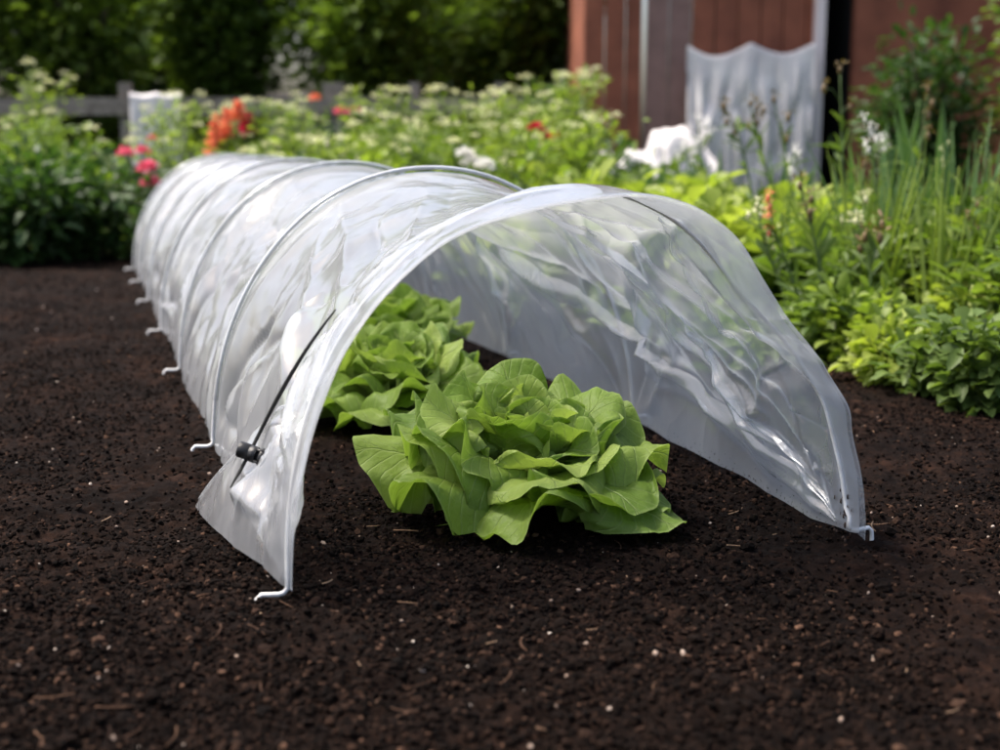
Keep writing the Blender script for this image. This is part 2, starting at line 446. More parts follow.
R = [ # folds of the right-hand wall that run down to the front foot
     (.82, .74, .01, .992, .020, .016), (.62, .80, .05, .985, -.009, .010), (.30, .69, .10, .95, .011, .009),
     (.24, .78, .08, .965, -.009, .007), (.19, .79, .05, .97, .008, .008), (.12, .70, .03, .90, .006, .008),
     (.03, .76, .16, .80, -.006, .010), (.40, .62, .20, .84, .006, .008), (.42, .93, .03, .995, .006, .008),
     (.50, .66, .36, .90, -.006, .010), (.02, .60, .22, .70, .006, .007),
     # shoulder and top near the mouth, drawn back towards the second hoop
     (.04, .30, .40, .46, .008, .010), (.03, .36, .46, .52, -.007, .009), (.05, .42, .36, .60, .006, .009),
     (.12, .22, .46, .36, .007, .010), (.20, .28, .38, .40, -.006, .007), (.06, .50, .30, .66, .006, .007),
     (.14, .10, .40, .30, .008, .012), (.46, .06, .22, .26, -.008, .012), (.47, .02, .30, .18, .007, .010)]
for i in range(len(HU) - 1):
    a, b = HU[i], HU[i + 1]; g = b - a
    for k in range(14):
        sd_ = r.random()
        if sd_ < .55:                                # fan up from a hoop's foot or off its arch
            e = a if r.random() < .5 else b
            v0 = r.uniform(.02, .95); v1 = v0 + r.uniform(-.16, .16)
            u0 = e + (1 if e == a else -1) * r.uniform(0, .03); u1 = u0 + (1 if e == a else -1) * r.uniform(.1, .6) * g
        else:
            u0 = a + g * r.uniform(.05, .7); u1 = u0 + g * r.uniform(.02, .35) * r.choice([-1, 1])
            v0 = r.uniform(.03, .85); v1 = v0 + r.uniform(.05, .2)
        R.append((u0, v0, np.clip(u1, a + .01, b - .01), np.clip(v1, .01, .99), r.uniform(.004, .013) * r.choice([-1, 1]), r.uniform(.008, .026)))
    for e, sg in ((a, 1), (b, -1)):                  # gathers at the feet
        for vv in (.0, 1.0):
            for k in range(3):
                R.append((e + sg * .012, vv, e + sg * r.uniform(.03, .2) , abs(vv - r.uniform(.1, .32)), r.uniform(.004, .011) * r.choice([-1, 1]), r.uniform(.006, .012)))

def lip(V):
    """how far the sheet's front edge hangs past the first hoop"""
    return .010 + .040 * (fbm(V * 8, V * 0, 81, 3) - .35) * np.clip(np.minimum(V, 1 - V) / .1, .2, 1) + .014 * np.exp(-((V - .52) / .16) ** 2)
def lip_shift(U, V):
    k = np.clip(1 - U / .03, 0, 1)[..., None]
    return -k * (lip(V)[..., None] * AX) - k * (.003 + (.004 * np.sin(V * 19) + .007 * np.exp(-((V - .50) / .10) ** 2))[..., None] * np.sin(pi * V)[..., None]) * UP
def film_disp(U, V):
    D = ridges(U, V, R)
    D += .016 * (fbm(U * 9, V * 8, 41, 2) - .5) + .0025 * (fbm(U * 24, V * 20, 51, 2) - .5)
    # slack folds running round the arch between hoops
    w1 = fbm(U * 3.1, V * 2.2, 91, 2); D += (.0055 * np.abs(np.sin(pi * (U * 10.5 + w1 * 5 + V * .8))) - .003) * np.clip(fbm(U * 4, V * 3, 95, 2) * 2.4 - .6, 0, 1)
    # tight on the hoops
    hu = np.array(HU); near = np.min(np.abs(U[..., None] - hu), -1)
    k = 1 - np.exp(-(near / .03) ** 2)
    D = D * (1 - .68 * np.exp(-((V - .5) / .14) ** 2)) * (.35 + .65 * np.clip(np.minimum(V, 1 - V) / .06, 0, 1))
    return D * (.12 + .88 * k)

tunnel = empty('grow_tunnel', tuple(C0))
tag(tunnel, 'long clear polythene grow tunnel on white wire hoops, its open end covering the lettuces', 'garden tunnel')
def loc(P): return np.asarray(P) - C0
Ug = np.concatenate([np.linspace(0, 1.0, 260)[:-1], np.linspace(1.0, 2.66, 300)])
Vg = np.linspace(0, 1, 230)
UU, VV = np.meshgrid(Ug, Vg, indexing='ij')
vs = .006 + .014 * np.exp(-UU / .03); VV = vs + (1 - 2 * vs) * VV
D = film_disp(UU, VV)
P = film_point(UU, VV, D) + lip_shift(UU, VV)
# the bottom hems drift in and out a little
e = np.exp(-np.minimum(VV, 1 - VV) / .06)
P += (e * .010 * (fbm(UU * 6, np.sign(VV - .5) * 3.3, 61, 2) - .5))[..., None] * np.where(VV < .5, -1, 1)[..., None] * RX * 2
film = mk('film_cover', loc(P).reshape(-1, 3), grid_faces(len(Ug), len(Vg)), M_FILM, tunnel)
tag(film, 'creased clear polythene sheet over the hoops')
# far end: film gathered down to the ground
nu, nv = 24, 90
uu, vv = np.meshgrid(np.linspace(0, 1, nu), np.linspace(0, 1, nv), indexing='ij')
o_, z_ = prof(vv, np.full_like(vv, 2.66))
k = (1 - uu) ** .8
o2 = o_ * (k * .92 + .08); z2 = z_ * k + .02 * uu * np.sin(pi * vv)
pl = .018 * np.sin(vv * 40) * uu * (1 - uu) * 3
P = C0 + (2.66 + .16 * uu ** .8 + pl)[..., None] * AX + o2[..., None] * RX + np.maximum(z2, .004)[..., None] * UP
tag(mk('gathered_end', loc(P).reshape(-1, 3), grid_faces(nu, nv), M_FILM, tunnel), 'far end of the sheet, gathered to the ground')

# turned-back hem at the mouth: narrow over the arch, a broad flap at the left foot
nv, nw = 320, 46
vv, ww = np.meshgrid(np.linspace(0, 1, nv), np.linspace(0, 1, nw), indexing='ij')
vs = (.006 + .018 * (1 - ww)) * (1 - vv); vv = vs + (1 - .014) * vv
width = .108 - .03 * np.clip((vv - .3) / .3, 0, 1) + .158 * np.clip(1 - vv / .145, 0, 1) + .012 * np.sin(vv * 23) * np.clip(vv * 3, 0, 1)
width = np.where(vv > .55, width - .02 * (vv - .55) / .45, width)
uh = width * ww - .004
out_ = .002 + (.004 + .010 * np.clip(1 - vv / .35, 0, 1)) * np.sin(pi * np.clip(ww, 0, 1)) ** .7 + .042 * np.clip(1 - vv / .14, 0, 1) * ww ** 1.2
rr = np.random.default_rng(77)
HR = []
for k in range(26):
    v0 = rr.uniform(.0, .97); HR.append((rr.uniform(-.01, .05), v0, rr.uniform(.03, .12), v0 + rr.uniform(-.07, .07), rr.uniform(.002, .006) * rr.choice([-1, 1]), rr.uniform(.003, .008)))
HR += [(.005, .02, .16, .10, .009, .010), (.03, .0, .10, .16, -.008, .010), (.008, .06, .05, .22, .008, .006), (.09, .0, .09, .13, .008, .007),
       (.02, .12, .02, .30, .006, .006), (.05, .28, .02, .42, .006, .007), (.13, .01, .07, .17, -.006, .008)]
Dh = ridges(uh, vv, HR) + film_disp(np.maximum(uh, 0), vv) * .6
Dh = Dh * (.25 + .75 * np.clip(vv / .05, 0, 1)) * (1 - .8 * np.exp(-((vv - .48) / .16) ** 2)) * (1 - .7 * np.exp(-(vv / .05) ** 2) * ww)
Ph = film_point(np.maximum(uh, 0), vv, out_ + Dh * np.clip(ww * 5, .15, 1))
Ph = Ph + (np.minimum(uh, 0))[..., None] * AX + lip_shift(np.maximum(uh, 0), vv)
# bottom edge of the flap lifts at the foot
Ph[..., 2] = np.maximum(Ph[..., 2], .003)
flap = mk('turned_back_hem', loc(Ph).reshape(-1, 3), grid_faces(nv, nw), M_HEM, tunnel)
tag(flap, 'broad hem folded back over the front hoop')
# rolled rim at the mouth and along the free edge of the flap
for wj, rad, nm in ((-1, .0014, 'drawstring_channel'),):
    mb = MB(); mb.tube(loc(Ph[2:112:2, wj]), rad, 6, False)
    mb.build(nm, M_HEM, tunnel)

# loose folds of slack film hanging inside the right-hand wall
for kf, (path, wmax, off) in enumerate([([(.80, .745), (.63, .822), (.43, .886), (.21, .939), (.03, .985)], .030, .012),
                                        ([(.27, .70), (.25, .77), (.245, .837), (.15, .92), (.03, .982)], .016, .009),
                                        ([(.20, .785), (.185, .85), (.13, .92), (.04, .975)], .013, .007),
                                        ([(.05, .60), (.10, .70), (.12, .80)], .012, .006)]):
    path = np.array(path); tq = np.linspace(0, len(path) - 1, 70)
    pu = np.interp(tq, np.arange(len(path)), path[:, 0]); pv = np.interp(tq, np.arange(len(path)), path[:, 1])
    for _ in range(8): pu[1:-1] = (pu[:-2] + 2 * pu[1:-1] + pu[2:]) / 4; pv[1:-1] = (pv[:-2] + 2 * pv[1:-1] + pv[2:]) / 4
    w_ = np.linspace(-1, 1, 9); pp, qq = np.meshgrid(np.linspace(0, 1, 70), w_, indexing='ij')
    ww2 = wmax * (np.sin(pi * np.clip(pp, 0, 1)) ** .5 * (.75 + .35 * np.sin(pp * 9 + kf * 2)) + .06) / 2
    du = np.gradient(pu); dv = np.gradient(pv) * ARC; ln_ = np.hypot(du, dv); nu_ = dv / ln_; nv_ = -du / ln_
    fu = pu[:, None] + nu_[:, None] * ww2 * qq; fv = pv[:, None] + nv_[:, None] * ww2 * qq / ARC
    dsp = -off * (1 - .75 * qq ** 2) * np.clip(np.sin(pi * pp) * 3, 0, 1) + film_disp(fu, fv) + .003 * np.sin(pp * 23 + qq * 2) * (1 - qq ** 2)
    Pq = film_point(fu, np.clip(fv, 0, 1), dsp - .0008)
    mk('loose_fold', loc(Pq).reshape(-1, 3), grid_faces(70, 9), M_HEM, tunnel)

# drawstring and toggle, lying on the flap
def flap_pt(v, wf, off=.003):
    i = v * (nv - 1); j = wf * (nw - 1)
    i0 = int(i); j0 = min(int(j), nw - 2)
    a = Ph[i0, j0] * (1 - (j - j0)) + Ph[i0, j0 + 1] * (j - j0)
    b = Ph[i0 + 1, j0] * (1 - (j - j0)) + Ph[i0 + 1, j0 + 1] * (j - j0)
    q = a * (1 - (i - i0)) + b * (i - i0)
    return q - RX * off * .9 + UP * off * .4 - AX * off * .3
cord_px = [(.0, 335, 300), (.12, 322, 318), (.3, 302, 347), (.45, 289, 370), (.6, 277, 400), (.75, 267, 428), (.85, 258, 450), (.93, 246, 472), (1, 238, 489)]
# pick, for each seen point, the nearest flap point (design-time placement on the flap surface)
FL = Ph.reshape(-1, 3)
cz = FL[:, 1] * cos(PITCH) - (FL[:, 2] - CH) * sin(PITCH)
sx = 500 + F_PX * FL[:, 0] / cz; sy = 375 - F_PX * (FL[:, 1] * sin(PITCH) + (FL[:, 2] - CH) * cos(PITCH)) / cz
left = (np.repeat(np.linspace(0, 1, nv), nw) < .40)
def on_flap(px, py):
    d = np.where(left, (sx - px) ** 2 + (sy - py) ** 2, 1e9); k = np.argsort(d)[:3]
    k = k[np.argmin(cz[k])]
    return FL[k]
Pc = np.array([on_flap(a, b) for _, a, b in cord_px])
for _ in range(2): Pc[1:-1] = (Pc[:-2] + 2 * Pc[1:-1] + Pc[2:]) / 4
t = np.linspace(0, len(Pc) - 1, 60)
Pf = np.stack([np.interp(t, np.arange(len(Pc)), Pc[:, k]) for k in range(3)], 1)
for _ in range(6): Pf[1:-1] = (Pf[:-2] + 2 * Pf[1:-1] + Pf[2:]) / 4
toC = np.array([0, 0, CH]) - Pf; toC /= np.linalg.norm(toC, axis=1)[:, None]
Pf = Pf - RX * .005 + UP * .002 - AX * .002
rad = .0016 * np.interp(np.linspace(0, 1, 60), [0, .15, .45, .6, .9, 1], [.35, .75, 1.15, 1, .9, .3])
mb = MB(); mb.tube(loc(Pf), rad, 8); cord = mb.build('drawstring', M_CORD, tunnel)
# toggle: short ribbed barrel with a push button
tc = on_flap(256, 456) - RX * .006 + UP * .004 - AX * .004
axd = RX * .80 - AX * .45 - UP * .30; axd /= np.linalg.norm(axd)
def barrel(segs, k=28):
    mb = MB(); P_ = [tc + axd * a * .74 for a, _ in segs]; mb.tube(loc(np.array(P_)), np.array([q * .74 for _, q in segs]), k); return mb
tg = barrel([(-.0150, .0080), (-.0148, .0086), (-.0135, .0090), (-.004, .0090), (-.0035, .0083), (-.002, .0083), (-.0015, .0092), (.005, .0092), (.006, .0085)]).build('cord_toggle', M_BLACK, tunnel)
barrel([(.0062, .0066), (.0100, .0066), (.0103, .0100), (.0135, .0100), (.0140, .0094)]).build('button', M_BLACK, tg)
mb = MB()
for q in range(4):
    an = q * pi / 2 + .5; n1_ = np.cross(axd, UP); n1_ /= np.linalg.norm(n1_); n2_ = np.cross(axd, n1_)
    d_ = n1_ * cos(an) + n2_ * sin(an)
    mb.tube(loc(np.array([tc + axd * .0045 + d_ * .0063, tc + axd * .0100 + d_ * .0070])), .0012, 8)
mb.build('grip_rib', M_BLACK, tg)

# hoops: one wire each with stepped feet pushed into the soil
for i, u in enumerate(HU):
    v = np.linspace(0, 1, 90)
    lift = -.003 if i == 0 else .0035
    arch = film_point(np.full_like(v, u), v, np.full_like(v, lift if i else -.001))
    if i == 0:                                       # wire sits just outside the left rim fold near the ground
        arch = arch + AX * (.004 + .030 * np.sin(pi * v) ** .7)[:, None] - UP * (.004 * np.sin(pi * v))[:, None]
    def foot(base, sg):
        p0 = base.copy(); p0[2] = max(base[2], .0)
        step = .022
        zf = .005 if sg < 0 else .013
        pr = [base + RX * sg * q for q in (0, .008, .016, .022)]
        zf = max(float(soil_h(np.array([q[0]]), np.array([q[1]]))[0]) for q in pr) + (.0045 if sg < 0 else .009)
        p0[2] = zf
        side = RX * sg
        a = [p0 + UP * .012, p0 + UP * .004, p0 + side * .003 + UP * .0008, p0 + side * .007, p0 + side * (step - .003) + UP * .001,
             p0 + side * step - UP * .002, p0 + side * (step + .0006) - UP * .008, p0 + side * (step + .001) - UP * .05]
        return a
    Lf = foot(arch[0], -1)[::-1]; Rf = foot(arch[-1], 1)
    mid = [q for q in arch[1:-1] if q[2] > .026]
    Pw = np.array(Lf + mid + Rf)
    mb = MB(); mb.tube(loc(Pw), .0020 if i else .0018, 10)
    hp = mb.build('hoop', M_HOOP, tunnel)
    # sleeve of film around the wire
    if i:
        sl = film_point(np.full_like(v, u), v, np.full_like(v, .0035))[5:-5]
        mb = MB(); mb.tube(loc(sl), .0028, 8, False); mb.build('sleeve', M_SLEEVE, hp)

# soil stuck to the film by the right foot
M_MUD = simple('mud_smear', [(.3, (.02, .011, .007)), (.7, (.06, .035, .024))], 300, .9)
mb = MB(); r = np.random.default_rng(3)
rt = film_point(np.array([.01]), np.array([.985]), np.array([-.006]))[0]
for k in range(46):
    s_ = .0005 + .0018 * r.random() ** 2
    uq = r.uniform(0, .04); vq = 1 - r.uniform(.004, .045)
    q = film_point(np.array([uq]), np.array([vq]), film_disp(np.array([uq]), np.array([vq])) - .0008)[0]
    mb.add(loc(q + IC1 * s_ * np.array([1, .5, 1.6])), IF1)
mb.build('soil_smear', M_MUD, tunnel)

# ------------------------------------------------------------------ lettuces
def lettuce_mat():
    m, nt, out = new_mat('lettuce_leaf')
    uvn = nt.nodes.new('ShaderNodeUVMap'); uvn.uv_map = 'UVMap'
    sep = nt.nodes.new('ShaderNodeSeparateXYZ'); L(nt, uvn.outputs[0], sep.inputs[0])
    s_, t_ = sep.outputs[0], sep.outputs[1]            # s along 0..1, t across 0..1
    g = nt.nodes.new('ShaderNodeNewGeometry'); pos = g.outputs['Position']
    oi = nt.nodes.new('ShaderNodeObjectInfo')
    tt = math_(nt, 'ABSOLUTE', math_(nt, 'SUBTRACT', t_, .5))          # 0 mid .. .5 edge
    # midrib, fading to the tip
    wr = math_(nt, 'MULTIPLY_ADD', s_, -.030, .036)
    rib = math_(nt, 'SUBTRACT', 1.0, math_(nt, 'DIVIDE', tt, math_(nt, 'MAXIMUM', wr, .004))); rib = math_(nt, 'MAXIMUM', rib, 0.0)
    # side veins branching forward
    ph = math_(nt, 'SUBTRACT', math_(nt, 'MULTIPLY', s_, 9.0), math_(nt, 'MULTIPLY', math_(nt, 'POWER', tt, .8), 8.0))
    ph = math_(nt, 'ADD', ph, math_(nt, 'MULTIPLY', noise(nt, 22, 2, coord=pos), 1.2))
    sv = math_(nt, 'ABSOLUTE', math_(nt, 'SINE', math_(nt, 'MULTIPLY', ph, 3.14159)))
    sv = math_(nt, 'POWER', math_(nt, 'SUBTRACT', 1.0, sv), 6.0)
    sv = math_(nt, 'MULTIPLY', sv, .55)
    vein = math_(nt, 'MAXIMUM', rib, sv)
    # fine net of veins
    vo = N(nt, 'ShaderNodeTexVoronoi'); vo.feature = 'DISTANCE_TO_EDGE'; vo.inputs['Scale'].default_value = 120; L(nt, pos, vo.inputs['Vector'])
    net = math_(nt, 'SUBTRACT', 1.0, math_(nt, 'MINIMUM', math_(nt, 'MULTIPLY', vo.outputs['Distance'], 9.0), 1.0))
    base = ramp(nt, math_(nt, 'ADD', math_(nt, 'MULTIPLY', noise(nt, 16, 4, coord=pos), .5), math_(nt, 'MULTIPLY', oi.outputs['Random'], .5)),
                [(.20, (.120, .205, .026)), (.5, (.220, .320, .052)), (.8, (.370, .455, .115))])
    # paler towards the stalk and along the rim
    stalk = ramp(nt, s_, [(.10, (1, 1, 1)), (.55, (0, 0, 0))])
    c = mixc(nt, math_(nt, 'MULTIPLY', stalk, .85), base, (.52, .60, .27))
    edge = ramp(nt, tt, [(.485, (0, 0, 0)), (.497, (1, 1, 1))])
    tip = ramp(nt, s_, [(.975, (0, 0, 0)), (.992, (1, 1, 1))])
    c = mixc(nt, math_(nt, 'MULTIPLY', math_(nt, 'MAXIMUM', edge, tip), .45), c, (.36, .46, .14))
    c = mixc(nt, math_(nt, 'MULTIPLY', vein, .55), c, (.44, .54, .20))
    c = mixc(nt, math_(nt, 'MULTIPLY', net, .10), c, (.34, .46, .13))
    p = N(nt, 'ShaderNodeBsdfPrincipled'); L(nt, c, p.inputs['Base Color'])
    p.inputs['Roughness'].default_value = .50; p.inputs['Specular IOR Level'].default_value = .30
    b = N(nt, 'ShaderNodeBump'); b.inputs['Strength'].default_value = .75; b.inputs['Distance'].default_value = .0026
    hgt = math_(nt, 'SUBTRACT', noise(nt, 75, 3, .5, coord=pos), math_(nt, 'MULTIPLY', vein, .55))
    hgt = math_(nt, 'SUBTRACT', hgt, math_(nt, 'MULTIPLY', net, .06))
    L(nt, hgt, b.inputs['Height']); L(nt, b.outputs[0], p.inputs['Normal'])
    t = N(nt, 'ShaderNodeBsdfTranslucent'); L(nt, mixc(nt, 1.0, c, (1.25, 1.35, .75), 'MULTIPLY'), t.inputs['Color']); L(nt, b.outputs[0], t.inputs['Normal'])
    mx = N(nt, 'ShaderNodeMixShader'); mx.inputs[0].default_value = .38
    L(nt, p.outputs[0], mx.inputs[1]); L(nt, t.outputs[0], mx.inputs[2]); L(nt, mx.outputs[0], out.inputs[0])
    return m
M_LET = lettuce_mat()
M_CORE = simple('lettuce_stalk', [(.3, (.42, .50, .22)), (.7, (.55, .60, .32))], 60, .5, .3, 200)

def lettuce_leaf(parent, az, p0, p1, Ln, W, cup=.25, ruf=.010, seed=0, base_r=.012, base_z=.015, roll=0.0, twist=0.0, bend=1.6, lean=0.0, nS=34, nT=29, point=0.0, zmin=None, tiltm=None):
    """az direction; p0,p1 angle from vertical (rad) at base and tip; cup>0 lifts the sides; roll curls the margins back"""
    r = np.random.default_rng(seed)
    s = np.linspace(0, 1, nS); t = np.sin(np.linspace(-1, 1, nT) * pi / 2 * .93) / sin(pi / 2 * .93)
    ph = p0 + (p1 - p0) * s ** bend
    a = az + lean * s ** 1.5
    d = np.stack([np.sin(ph) * np.cos(a), np.sin(ph) * np.sin(a), np.cos(ph)], 1)
    c = np.cumsum(d, 0) * (Ln / (nS - 1)); c -= c[0]
    c += np.array([base_r * cos(az), base_r * sin(az), base_z])
    side = np.stack([-np.sin(a), np.cos(a), 0 * a], 1)
    nrm = np.cross(d, side); nrm = nrm / np.linalg.norm(nrm, axis=1)[:, None]      # inner/upper face
    nrm *= np.sign(-(nrm @ np.array([cos(az), sin(az), -1.2])))[:, None]
    tw = twist * s
    side2 = side * np.cos(tw)[:, None] + nrm * np.sin(tw)[:, None]; nrm2 = nrm * np.cos(tw)[:, None] - side * np.sin(tw)[:, None]
    # butterhead outline: narrow stalk, broad round blade
    x = np.clip((s - .08) / .50, 0, 1); x = x * x * (3 - 2 * x)
    wdt = (.17 + .83 * x) * (1 - (.16 + .3 * point) * np.clip((s - .58) / .42, 0, 1) ** 2)
    wdt = W / 2 * wdt
    S, T = np.meshgrid(s, t, indexing='ij')
    ang = T * (cup * 2.2) * np.clip(S * 2.2, .25, 1)             # wrap the blade round an arc
    ang_ = np.where(np.abs(ang) < 1e-4, 1e-4, ang)
    rad = wdt[:, None] / max(abs(cup * 2.2), 1e-3) / np.clip(S * 2.2, .25, 1)
    off_s = rad * np.sin(np.abs(ang_)) * np.sign(T); off_n = rad * (1 - np.cos(ang_)) * (1 if cup > 0 else -1)
    # wavy margin, larger to the edge and tip
    e = np.abs(T) ** 1.7; k1 = r.uniform(1.1, 1.7); k2 = r.uniform(2.4, 3.4)
    f1, f2, f3, f4 = r.uniform(0, 6.3, 4)
    fs = np.where(T > 0, f1, f4)
    wav = np.sin(2 * pi * k1 * S + fs) + .42 * np.sin(2 * pi * k2 * S + fs * 1.7 + f2) + .16 * np.abs(T) ** 2 * np.sin(2 * pi * 6.3 * S + fs * 3)
    tipw = np.clip((S - .62) / .38, 0, 1) ** 1.5
    wav = wav * (1 - .55 * tipw)
    wav2 = (np.sin(T * 3.1 + f3) + .35 * np.sin(T * 7 + f2)) * tipw * .9 * (1 - .3 * np.abs(T))
    off_n = off_n + ruf * (wav * e * np.clip(S * 1.6, 0, 1) + wav2)
    # margin rolled back
    off_n = off_n - roll * wdt[:, None] * np.clip((np.abs(T) - .55) / .45, 0, 1) ** 2
    # blistered surface
    q = fbm(S * 5.5 + f1, T * 3.5 + f2, seed % 91, 3)
    off_n = off_n + (q - .5) * .0095 * np.clip(S * 2, 0, 1) * (Ln / .12) + .0012 * (fbm(S * 16 + f3, T * 10, seed % 37, 2) - .5)
    # midrib sinks into a groove
    off_n = off_n - .0018 * np.exp(-(T / .16) ** 2) * np.clip(1 - S * 1.3, 0, 1)
    Se = S * (1 - min(.52, .52 * W / Ln) * (1 - np.sqrt(1 - (.998 * T) ** 2)) * S ** 1.5) - .012 * np.exp(-(T / .2) ** 2) * S ** 6    # rounded end with a shallow notch
    itp = lambda A: np.stack([np.interp(Se, s, A[:, q]) for q in range(3)], -1)
    P = itp(c) + itp(side2) * off_s[..., None] + itp(nrm2) * off_n[..., None]
    if tiltm is not None: P = P @ tiltm.T
    zm = (.010 + .006 * vnoise(P[..., 0] * 30, P[..., 1] * 30, 5)) if zmin is None else zmin
    P[..., 2] = np.where(P[..., 2] < zm, zm + (P[..., 2] - zm) * .04, P[..., 2])
    # nudge the blade's outline so no two margins match
    uv = np.stack([S.ravel(), (T.ravel() + 1) / 2], 1)
    o = mk('leaf', P.reshape(-1, 3), grid_faces(nS, nT), M_LET, parent, uv)
    return o

def lettuce(loc_, label, seed, scale=1.0, tilt=(0, 0), custom=None, spec=None):
    root = empty('lettuce', loc_)
    TM = np.array(Matrix.Rotation(tilt[1], 3, 'Y') @ Matrix.Rotation(tilt[0], 3, 'X'))
    tag(root, label, 'lettuce', 'butterhead lettuces in the tunnel')
    r = np.random.default_rng(seed); k = scale
    mb = MB(); mb.tube(np.array([(0, 0, -.02), (0, 0, .0), (0, 0, .02 * k), (0, 0, .035 * k)]), np.array([.012, .016, .014, .006]) * k, 14)
    mb.build('stalk', M_CORE, root)
    layers = spec or [ # n, p0 range, p1 range, L, W, cup, ruffle, base_z, bend
        (9, (48, 62), (90, 118), (.128, .152), (.098, .124), (-.35, .10), .018, .018, 1.2),
        (9, (36, 50), (76, 116), (.122, .146), (.096, .122), (-.30, .25), .017, .020, 1.5),
        (8, (26, 38), (56, 96), (.108, .130), (.090, .114), (.0, .38), .014, .018, 1.8),
        (8, (16, 26), (34, 72), (.092, .110), (.078, .100), (.20, .50), .012, .022, 1.9),
        (7, (6, 16), (8, 50), (.076, .092), (.074, .094), (.40, .70), .009, .024, 2.0),
        (6, (2, 8), (-40, 16), (.058, .072), (.056, .074), (.65, 1.0), .007, .028, 2.0)]
    i = 0
    for li, (n, a0, a1, ll, ww_, cc_, rf, bz, bd) in enumerate(layers):
        off = r.random() * 6.28
        for q in range(n):
            az = off + q * 2 * pi / n + r.uniform(-.36, .36)
            lettuce_leaf(root, az, radians(r.uniform(*a0)), radians(r.uniform(*a1)), r.uniform(*ll) * k, r.uniform(*ww_) * k,
                         r.uniform(*cc_), rf * k * r.uniform(.7, 1.35), seed * 100 + i, (.014 - .002 * li) * k, bz * k,
                         roll=r.choice([0, .3, .6, 1.1]) if li < 4 else .15, twist=r.uniform(-.5, .5), bend=bd, lean=r.uniform(-.4, .4), tiltm=TM)
            i += 1
    if custom: custom(root)
    return root

lettuce((.016, 1.150, 0), 'large pale green butterhead lettuce at the tunnel mouth, nearest the camera', 3, 1.0, (radians(11), radians(8)))
lettuce((-.128, 1.545, 0), 'loose pale green lettuce just behind the large front one', 5, .95, (radians(9), radians(-3)))
lettuce((-.175, 1.97, .0), 'smallest looking lettuce, farthest back against the film', 8, .95, (radians(8), 0))

# ------------------------------------------------------------------ leaves for background plants
def leaf_cloud(mb, C, Lr, Wr, r, up=.3, fold=.25, droop=.3, D=None, segs=2):
    """C (n,3) leaf positions, pointing outward D (n,3) or random; each leaf a bent diamond of real faces"""
    n = len(C)
    if D is None:
        D = r.normal(size=(n, 3)); D[:, 2] = np.abs(D[:, 2]) * up + .1
    D = D + r.normal(size=(n, 3)) * .25; D /= np.linalg.norm(D, axis=1)[:, None]
    S_ = np.cross(D, np.array([0, 0, 1.0]) + r.normal(size=(n, 3)) * .35); S_ /= np.linalg.norm(S_, axis=1)[:, None] + 1e-9
    Nn = np.cross(S_, D)
    l = r.uniform(*Lr, n)[:, None]; w_ = r.uniform(*Wr, n)[:, None]
    rows = [(0, 0.06, 0), (.3, .85, .03), (.62, .9, 0), (.88, .45, -.10), (1, .0, -.18)]
    V = []
    for (a, ww_, dz) in rows:
        ctr = C + D * l * a + np.array([0, 0, 1.0]) * (dz * droop * 2) * l
        V += [ctr - S_ * w_ * ww_ / 2 + Nn * w_ * ww_ * fold, ctr, ctr + S_ * w_ * ww_ / 2 + Nn * w_ * ww_ * fold]
    V = np.stack(V, 1)                               # n,15,3
    f = []
    for i in range(4):
        for j in range(2):
            a = i * 3 + j; f.append((a, a + 3, a + 4, a + 1))
    f = np.array(f)
    F = (f[None] + (np.arange(n) * 15)[:, None, None]).reshape(-1, 4)
    mb.add(V.reshape(-1, 3), F)

G_DARK = leaf_mat('dark_leaf', (.022, .055, .014), (.060, .115, .030), .30)
G_MID = leaf_mat('mid_green_leaf', (.070, .120, .020), (.165, .235, .045), .38)
G_LIME = leaf_mat('lime_leaf', (.190, .255, .042), (.310, .365, .080), .42)
G_FERN = leaf_mat('feathery_leaf', (.120, .180, .028), (.240, .310, .062), .42)
G_BLADE = leaf_mat('iris_blade', (.050, .110, .040), (.110, .190, .065), .30)
G_WEED = leaf_mat('weed_leaf', (.075, .125, .030), (.150, .215, .055), .35)
G_OLD = leaf_mat('faded_leaf', (.10, .13, .03), (.26, .24, .07), .35)
M_STEM = leaf_mat('green_stem', (.08, .13, .04), (.14, .20, .07), .1)
M_BARK = simple('bark', [(.3, (.05, .035, .025)), (.7, (.12, .09, .06))], 20, .9, .6, 60)
P_CREAM = leaf_mat('cream_petal', (.62, .62, .34), (.80, .80, .58), .35, tcol=(1, 1, .8))
P_WHITE = leaf_mat('white_petal', (.72, .70, .66), (.85, .84, .80), .35, tcol=(1, 1, 1))
P_PINK = leaf_mat('pink_petal', (.62, .09, .18), (.85, .28, .38), .35, tcol=(1.1, .6, .7))
P_ORNG = leaf_mat('orange_petal', (.72, .22, .12), (.85, .36, .22), .4, tcol=(1.1, .7, .5))
P_RED = leaf_mat('magenta_petal', (.45, .01, .05), (.70, .03, .12), .3, tcol=(1.1, .5, .6))
P_BROWN = leaf_mat('seed_head', (.10, .07, .03), (.22, .15, .07), .2)

def bezier(p0, p1, p2, n=8):
    t = np.linspace(0, 1, n)[:, None]
    return (1 - t) ** 2 * np.array(p0) + 2 * t * (1 - t) * np.array(p1) + t * t * np.array(p2)

def flower_head(mb, c, R_, n, r, flat=.35, Lr=None, Wr=None):
    D = r.normal(size=(n, 3)); D[:, 2] = np.abs(D[:, 2]); D /= np.linalg.norm(D, axis=1)[:, None]
    C = np.array(c) + D * R_ * np.array([1, 1, flat]) * r.random((n, 1)) ** .4
    leaf_cloud(mb, C, Lr or (R_ * .35, R_ * .6), Wr or (R_ * .3, R_ * .5), r, D=D)

